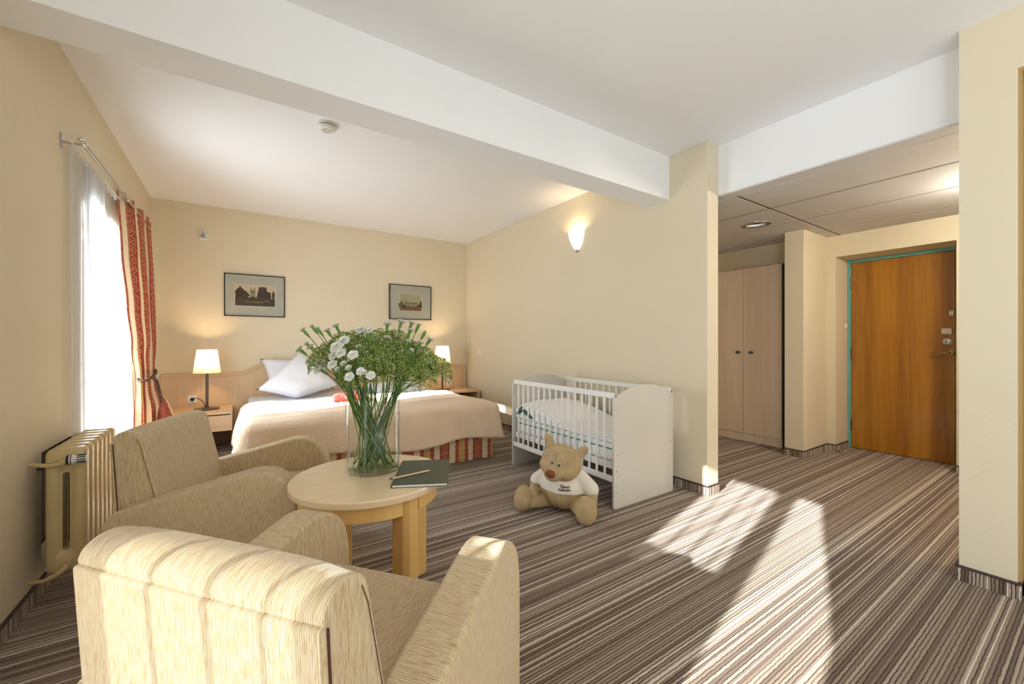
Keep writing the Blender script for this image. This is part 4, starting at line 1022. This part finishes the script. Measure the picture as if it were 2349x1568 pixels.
# ---------------------------------------------------------------- baby cot
cot = thing('baby_cot', 'white slatted baby cot with arched end boards against the right wall', 'cot', (2.575, 2.68, 0))
CX0, CX1, CY0, CY1 = -.345, .345, -.655, .655
arch = [(CX0 + .012, 0), (CX0, .012), (CX0, .765)]
for k in range(1, 5): a = PI - k * PI / 2 / 5; arch.append((CX0 + .04 + .04 * math.cos(a), .775 + .035 * math.sin(a)))
for k in range(13): xx = -.30 + .60 * k / 12; arch.append((xx, .812 + .066 * (1 - (xx / .30) ** 2)))
for k in range(1, 5): a = PI / 2 - k * PI / 2 / 5; arch.append((CX1 - .04 + .04 * math.cos(a), .775 + .035 * math.sin(a)))
arch += [(CX1, .765), (CX1, .012), (CX1 - .012, 0)]
for y0 in (CY0, CY1 - .018):
    b = MB().prism(arch, 'Y', y0, y0 + .018).build('end_board', MT['cotp'], cot, bevel=.003)
    if y0 < 0:
        for hx_, hz, hr in ((-.325, .81, .007), (.318, .80, .007), (-.315, .385, .0045), (-.315, .27, .006), (-.325, .165, .005), (-.315, .12, .0045), (.31, .52, .0045), (.31, .41, .006), (.322, .345, .005), (.31, .295, .0045), (.22, .06, .003)):
            MB().lathe([(0, 0), (hr, 0), (hr, .0006), (0, .0006)], 12, (hx_, y0 - .0004, hz), M=Matrix.Rotation(PI / 2, 4, 'X')).build('bolt_hole', MT['gun'], b)
            MB().lathe([(hr, 0), (hr + .002, 0), (hr + .002, .0008), (hr, .0008)], 12, (hx_, y0 - .0004, hz), M=Matrix.Rotation(PI / 2, 4, 'X')).build('hole_ring', MT['cot'], b)
slat0 = None
for x in (CX0 + .016, CX1 - .016):
    bevbox('top_rail', MT['cot'], cot, x - .012, x + .012, CY0 + .018, CY1 - .018, .793, .834, .005)
    bevbox('bottom_rail', MT['cot'], cot, x - .012, x + .012, CY0 + .018, CY1 - .018, .190, .232, .005)
    for k in range(15):
        y = CY0 + .105 + .0796 * k - .001
        if slat0 is None: slat0 = bevbox('slat', MT['cot'], cot, -.006, .006, -.009, .009, .228, .796, .003); slat0.location = (x, y, 0)
        else: c = slat0.copy(); COL.objects.link(c); c.location = (x, y, 0)
bevbox('base_frame', MT['cot'], cot, CX0 + .03, CX1 - .03, CY0 + .02, CY1 - .02, .275, .325, .004)
mt = thing('cot_mattress', 'white cot mattress with green piping behind the cot bars', 'mattress', (2.575, 2.68, .326))
def matf(u, v):
    pass
MB().box(CX0 + .035, CX1 - .035, CY0 + .025, CY1 - .025, 0, .145).build('mattress_body', MT['cotlinen'], mt, bevel=.03, bseg=4, smooth=60)
m = MB()
zq = .095
for x in (CX0 + .033,): m.tube([(x, CY0 + .05, zq - .0), (x, CY1 - .05, zq)], .0045, 6)
m.build('green_piping', MT['green'], mt, smooth=60)
def dv_fn(u, v):
    x = CX0 + .028 + (CX1 - CX0 - .056) * u; y = CY1 - .03 - 1.25 * v
    e = math.sin(PI * u) ** .35; h = (.008 + .157 * sstep(.72, .16, v)) * (.75 + .25 * sstep(0, .10, v))
    h *= (.62 + .38 * e)
    return (2.575 + x + .004 * fbm(u * 5, v * 5, 1), 2.68 + y, .474 + h * 1.0 + .012 * fbm(u * 6, v * 7, 3.3))
m = MB().grid(dv_fn, 24, 30)
def dv_lo(u, v): p = dv_fn(u, v); return (p[0], p[1], .4735)
# closed sides
def dv_side(s):
    return lambda u, v: tuple(Vector(dv_fn(s, u)) * (1 - v) + Vector(dv_lo(s, u)) * v)
m.grid(dv_side(0), 30, 4); m.grid(dv_side(1), 30, 4); m.grid(lambda u, v: tuple(Vector(dv_fn(u, 0)) * (1 - v) + Vector(dv_lo(u, 0)) * v), 24, 4)
dvo = m.build('cot_duvet', MT['cotlinen'], None, smooth=180); tag(dvo, 'white cot duvet laid over a pillow and the cot mattress', 'duvet')
gt = MB().tube([(2.258, 3.27, .50), (2.262, 3.20, .565), (2.262, 3.10, .52), (2.262, 3.02, .49)], [.018, .028, .02, .012], 8).build('cot_blanket', MT['darkgreen'], None, smooth=180)
tag(gt, 'dark green cloth bundled at the far end of the cot behind the bars', 'blanket')

# ---------------------------------------------------------------- teddy bear
def fuse(name, parts, mat, voxel, parent, iters=6, zmin=None, post=None):
    m = MB()
    for p in parts: m.ell(*p)
    me = m.mesh(name); tmp = bpy.data.objects.new(name + '_tmp', me); COL.objects.link(tmp)
    md = tmp.modifiers.new('r', 'REMESH'); md.mode = 'VOXEL'; md.voxel_size = voxel
    dg = bpy.context.evaluated_depsgraph_get(); out = bpy.data.meshes.new_from_object(tmp.evaluated_get(dg))
    bpy.data.objects.remove(tmp); out.name = name
    bm = bmesh.new(); bm.from_mesh(out)
    for _ in range(iters): bmesh.ops.smooth_vert(bm, verts=bm.verts, factor=.5, use_axis_x=True, use_axis_y=True, use_axis_z=True)
    if post: post(bm)
    if zmin is not None:
        for v_ in bm.verts: v_.co.z = max(v_.co.z, zmin)
    bm.to_mesh(out); bm.free(); out.materials.clear(); out.materials.append(mat)
    out.polygons.foreach_set('use_smooth', [True] * len(out.polygons))
    o = bpy.data.objects.new(name, out); COL.objects.link(o); o.parent = parent; return o
ted = thing('teddy_bear', 'large tan plush teddy bear in a cream shirt sitting by the cot', 'teddy bear', (1.965, 2.265, 0), math.radians(208))
RH = Matrix.Rotation(math.radians(-11), 4, 'X')
HC = Vector((.035, .0, .343))
def hp(x, y, z): return HC + RH @ Vector((x, y, z))
def chain(p, q, r0, r1, n=6): return [(Vector(p).lerp(Vector(q), i / n), (r0 + (r1 - r0) * i / n,) * 3) for i in range(n + 1)]
parts = [((0, 0, .140), (.150, .168, .145)), ((-.02, 0, .215), (.11, .125, .085)), (HC, (.125, .150, .120), 24, 14, 0, RH), (hp(.045, 0, -.035), (.095, .146, .080), 20, 12, 0, RH), (hp(.138, .0, -.050), (.066, .066, .054), 20, 12, 0, RH)]
for s in (1, -1):
    er = RH @ Matrix.Rotation(math.radians(-32 * s), 4, 'X')
    parts += [(hp(-.02, s * .128, .108), (.022, .036, .062), 14, 10, 0, er), (hp(-.01, s * .105, .075), (.026, .04, .04), 12, 8, 0, er)]
    parts += chain((-.01, s * .12, .235), (.0, s * .205, .150), .050, .052) + chain((.0, s * .205, .150), (.035, s * .215, .085), .052, .046)
    parts += chain((.03, s * .10, .05), (.17, s * .215, .05), .052, .042)
    fr_ = Matrix.Rotation(math.radians(s * 38), 4, 'Z') @ Matrix.Rotation(math.radians(-14), 4, 'Y')
    parts += [((.195, s * .232, .092), (.060, .078, .094), 18, 12, 0, fr_)]
body = fuse('body', parts, MT['plush'], .0075, ted, 5, .002)
sp_ = [((0, 0, .140), (.158, .176, .153)), ((-.02, 0, .215), (.120, .135, .095))]
for s in (1, -1): sp_ += chain((-.01, s * .105, .240), (.0, s * .200, .165), .062, .061)
def cut(bm):
    for co, no in (((0, 0, .150), (-.02, .05, 1)), ((0, 0, .33), (0, 0, -1))):
        g = bm.verts[:] + bm.edges[:] + bm.faces[:]
        bmesh.ops.bisect_plane(bm, geom=g, plane_co=co, plane_no=no, clear_inner=True)
shirt = fuse('shirt', sp_, MT['shirt'], .0075, ted, 4, None, cut)
md = shirt.modifiers.new('solid', 'SOLIDIFY'); md.thickness = .006; md.offset = -.6
bpy.context.view_layer.update()
from mathutils.bvhtree import BVHTree
def bvh(o):
    bm = bmesh.new(); bm.from_mesh(o.data); t_ = BVHTree.FromBMesh(bm); bm.free(); return t_
bb, bs = bvh(body), bvh(shirt)
def front(t_, y, z): h = t_.ray_cast(Vector((.6, y, z)), Vector((-1, 0, 0))); return h[0], h[1]
for s in (1, -1):
    h0 = hp(.1, s * .026, .014); p, n_ = front(bb, h0.y, h0.z)
    e = MB().ell((0, 0, 0), (.0105, .0105, .0105), 12, 8).build('eye', MT['black'], ted, smooth=180, loc=p)
    MB().ell((0, 0, 0), (.003, .0125, .0125), 14, 8).build('eye_rim', MT['shirt'], e, smooth=180)
    MB().ell((.0088, .003, .004), (.0025, .0025, .0025), 8, 6).build('painted_glint', MT['petal'], e, smooth=180)  # white bead modelled as a fixed highlight on the eye
h0 = hp(.2, 0, -.036); p, n_ = front(bb, h0.y, h0.z)
MB().ell((0, 0, 0), (.018, .039, .028), 20, 12, M=RH).build('nose', MT['nose'], ted, smooth=180, loc=(p.x - .002, p.y, p.z), label='rust brown felt nose')
def seam(pts, t_, name, r=.0014):
    out = []
    for y, z in pts:
        h = front(t_, y, z)
        if h[0] is not None: out.append(h[0] + Vector((.0005, 0, 0)))
    if len(out) > 2: MB().tube(out, r, 6).build(name, MT['thread'], ted, smooth=180)
seam([(.0, .02 + .012 * k) for k in range(11)], bb, 'belly_seam', .0010)
seam([(hp(0, .0, 0).y + .0 * k, hp(0, 0, .03 + .008 * k).z) for k in range(8)], bb, 'forehead_seam', .0010)
# writing on the shirt
def lettering(txt, size, y0, z0, shear):
    cu = bpy.data.curves.new('t', 'FONT'); cu.body = txt; cu.size = size; cu.shear = shear; cu.resolution_u = 3; cu.offset = .0009
    o = bpy.data.objects.new('t', cu); COL.objects.link(o)
    me = bpy.data.meshes.new_from_object(o.evaluated_get(bpy.context.evaluated_depsgraph_get())); bpy.data.objects.remove(o)
    bm = bmesh.new(); bm.from_mesh(me); bmesh.ops.subdivide_edges(bm, edges=bm.edges, cuts=1)
    for v_ in bm.verts:
        y, z = y0 + v_.co.x, z0 + v_.co.y; h = front(bs, y, z)[0]; v_.co = Vector(((h.x if h else .15) + .0042, y, z))
    bm.to_mesh(me); bm.free(); me.materials.append(MT['thread']); return me
for txt, y0, z0, sz in (('Tiamo', .024, .192, .026), ('Collection', .016, .174, .0195)):
    o = bpy.data.objects.new('embroidery', lettering(txt, sz, y0, z0, .35)); COL.objects.link(o); o.parent = ted

# ---------------------------------------------------------------- ceiling and wall fittings
t = thing('wall_sconce', 'lit half bowl opal glass sconce with chrome tip on the right wall', 'sconce', (XR, 3.28, 2.27))
sh = []
for k in range(12): q_ = k / 11; sh.append((.022 + (.098 - .022) * (1 - (1 - q_) ** 1.9), -.085 + .20 * q_))
sh2_ = [(r_ - .004, z_) for r_, z_ in reversed(sh)]
MB().lathe(sh + sh2_, 28, (-.004, 0, 0), a0=PI / 2, a1=3 * PI / 2).build('glass_shade', MT['opal'], t, smooth=60, label='glowing opal glass half bowl')
MB().lathe([(0, -.108), (.012, -.104), (.022, -.088), (.024, -.078), (0, -.078)], 20, (-.012, 0, 0)).build('chrome_tip', MT['chrome'], t, smooth=50)
bevbox('back_plate', MT['chrome'], t, -.006, 0, -.03, .03, -.08, .06, .002)
lt = lamp('sconce_light', 'POINT', (-.05, 0, .07), 4, (1, .76, .48), shadow_soft_size=.025); lt.parent = t

t = thing('smoke_detector', 'round white smoke detector on the bedroom ceiling', 'smoke detector', (.533, 3.207, ZC))
MB().lathe([(0, 0), (.070, 0), (.070, -.010), (.064, -.014), (0, -.014)], 32).build('base_plate', MT['white_pl'], t, smooth=40)
MB().lathe([(0, -.014), (.060, -.014), (.060, -.019), (0, -.019)], 32).build('vent_ring', MT['gun'], t, smooth=40)
MB().lathe([(0, -.019), (.064, -.019), (.064, -.026), (.055, -.038), (.032, -.044), (0, -.044)], 32).build('cover', MT['white_pl'], t, smooth=40)
MB().lathe([(.024, -.0435), (.027, -.0435), (.027, -.046), (.024, -.046)], 24).build('inner_ring', MT['grey_pl'], t)

t = thing('downlight', 'round recessed chrome downlight in the corridor ceiling', 'downlight', (DLX, DLY, 2.362))
MB().lathe([(.102, -.008), (.128, -.006), (.130, 0), (.086, .0), (.086, -.004), (.102, -.008)], 40).build('trim_ring', MT['chrome'], t, smooth=40)
def refl(u, v): a = 2 * PI * u; rr = (.088 - .022 * v) + .0035 * math.cos(24 * a); return (rr * math.cos(a), rr * math.sin(a), .005 + .10 * v)
MB().grid(refl, 144, 3).build('reflector', MT['chrome'], t, smooth=60)
MB().lathe([(0, .104), (.07, .104), (.07, .108), (0, .108)], 24).build('reflector_top', MT['chrome'], t)
MB().lathe([(0, .03), (.02, .032), (.024, .05), (.024, .104), (0, .104)], 16).build('lamp_tube', MT['white_pl'], t, smooth=40)

t = thing('ceiling_lamp', 'lit opal ceiling lamp hidden behind the right hand pillar in the corridor', 'lamp', (4.42, .36, 2.362))
MB().lathe([(0, -.075), (.05, -.07), (.09, -.05), (.11, -.015), (.112, 0), (0, 0)], 28).build('opal_bowl', MT['opal'], t, smooth=60)
MB().lathe([(.112, -.012), (.12, -.012), (.12, 0), (.112, 0)], 28).build('rim', MT['chrome'], t)
lt = lamp('corridor_light', 'POINT', (0, 0, -.13), 32, (1, .92, .77), shadow_soft_size=.06); lt.parent = t

t2 = dup(t, (3.75, -.30, 2.362), 0, 'added second corridor lamp, out of view, brightening the column')  # extra lamp added out of view to brighten the corridor
for c_ in list(t2.children):
    if c_.type == 'LIGHT': c_.data = c_.data.copy(); c_.data.energy = 46
# wardrobe
wd = thing('wardrobe', 'tall built in maple wardrobe with oval handles in the corridor alcove', 'wardrobe', (5.1, 2.58, 0))
bevbox('carcass', MT['ward'], wd, .02, .70, -.44, .60, .0, 2.085, .002)
bevbox('plinth', MT['ward'], wd, .012, .03, -.43, .60, 0, .095, .002)
for y0, y1, hy_ in ((-.43, -.006, -.10), (-.001, .423, .05)):
    dd = bevbox('door', MT['ward'], wd, 0, .019, y0, y1, .10, 2.085, .002)
    MB().ell((-.012, hy_, 1.076), (.008, .030, .016), 16, 10).build('handle', MT['gun'], dd, smooth=180)
    MB().tube([(-.012, hy_, 1.076), (0, hy_, 1.076)], .006, 8).build('handle_post', MT['gun'], dd, smooth=60)
MB().box(.001, .02, .428, .60, .1, 2.085).build('filler_panel', MT['ward'], wd)
MB().box(.0, .02, -.50, -.436, 0, 2.085).build('painted_gap_shade', MT['black'], wd)  # black strip standing in for the shade beside the wardrobe

t = thing('door_contact', 'tiny white and orange contact sensor beside the entrance door', 'sensor', (5.74, 1.76, 1.383))
bevbox('housing', MT['white_pl'], t, -.018, .012, -.014, 0, -.024, .024, .002); bevbox('orange_side', PA[5], t, .012, .030, -.014, 0, -.022, .022, .002)
t = thing('door_stop', 'small yellow door stop on the floor by the entrance door', 'door stop', (5.435, 1.715, 0))
MB().lathe([(0, 0), (.014, 0), (.016, .012), (.010, .03), (0, .032)], 14).build('stop', MT['brass'], t, smooth=60)
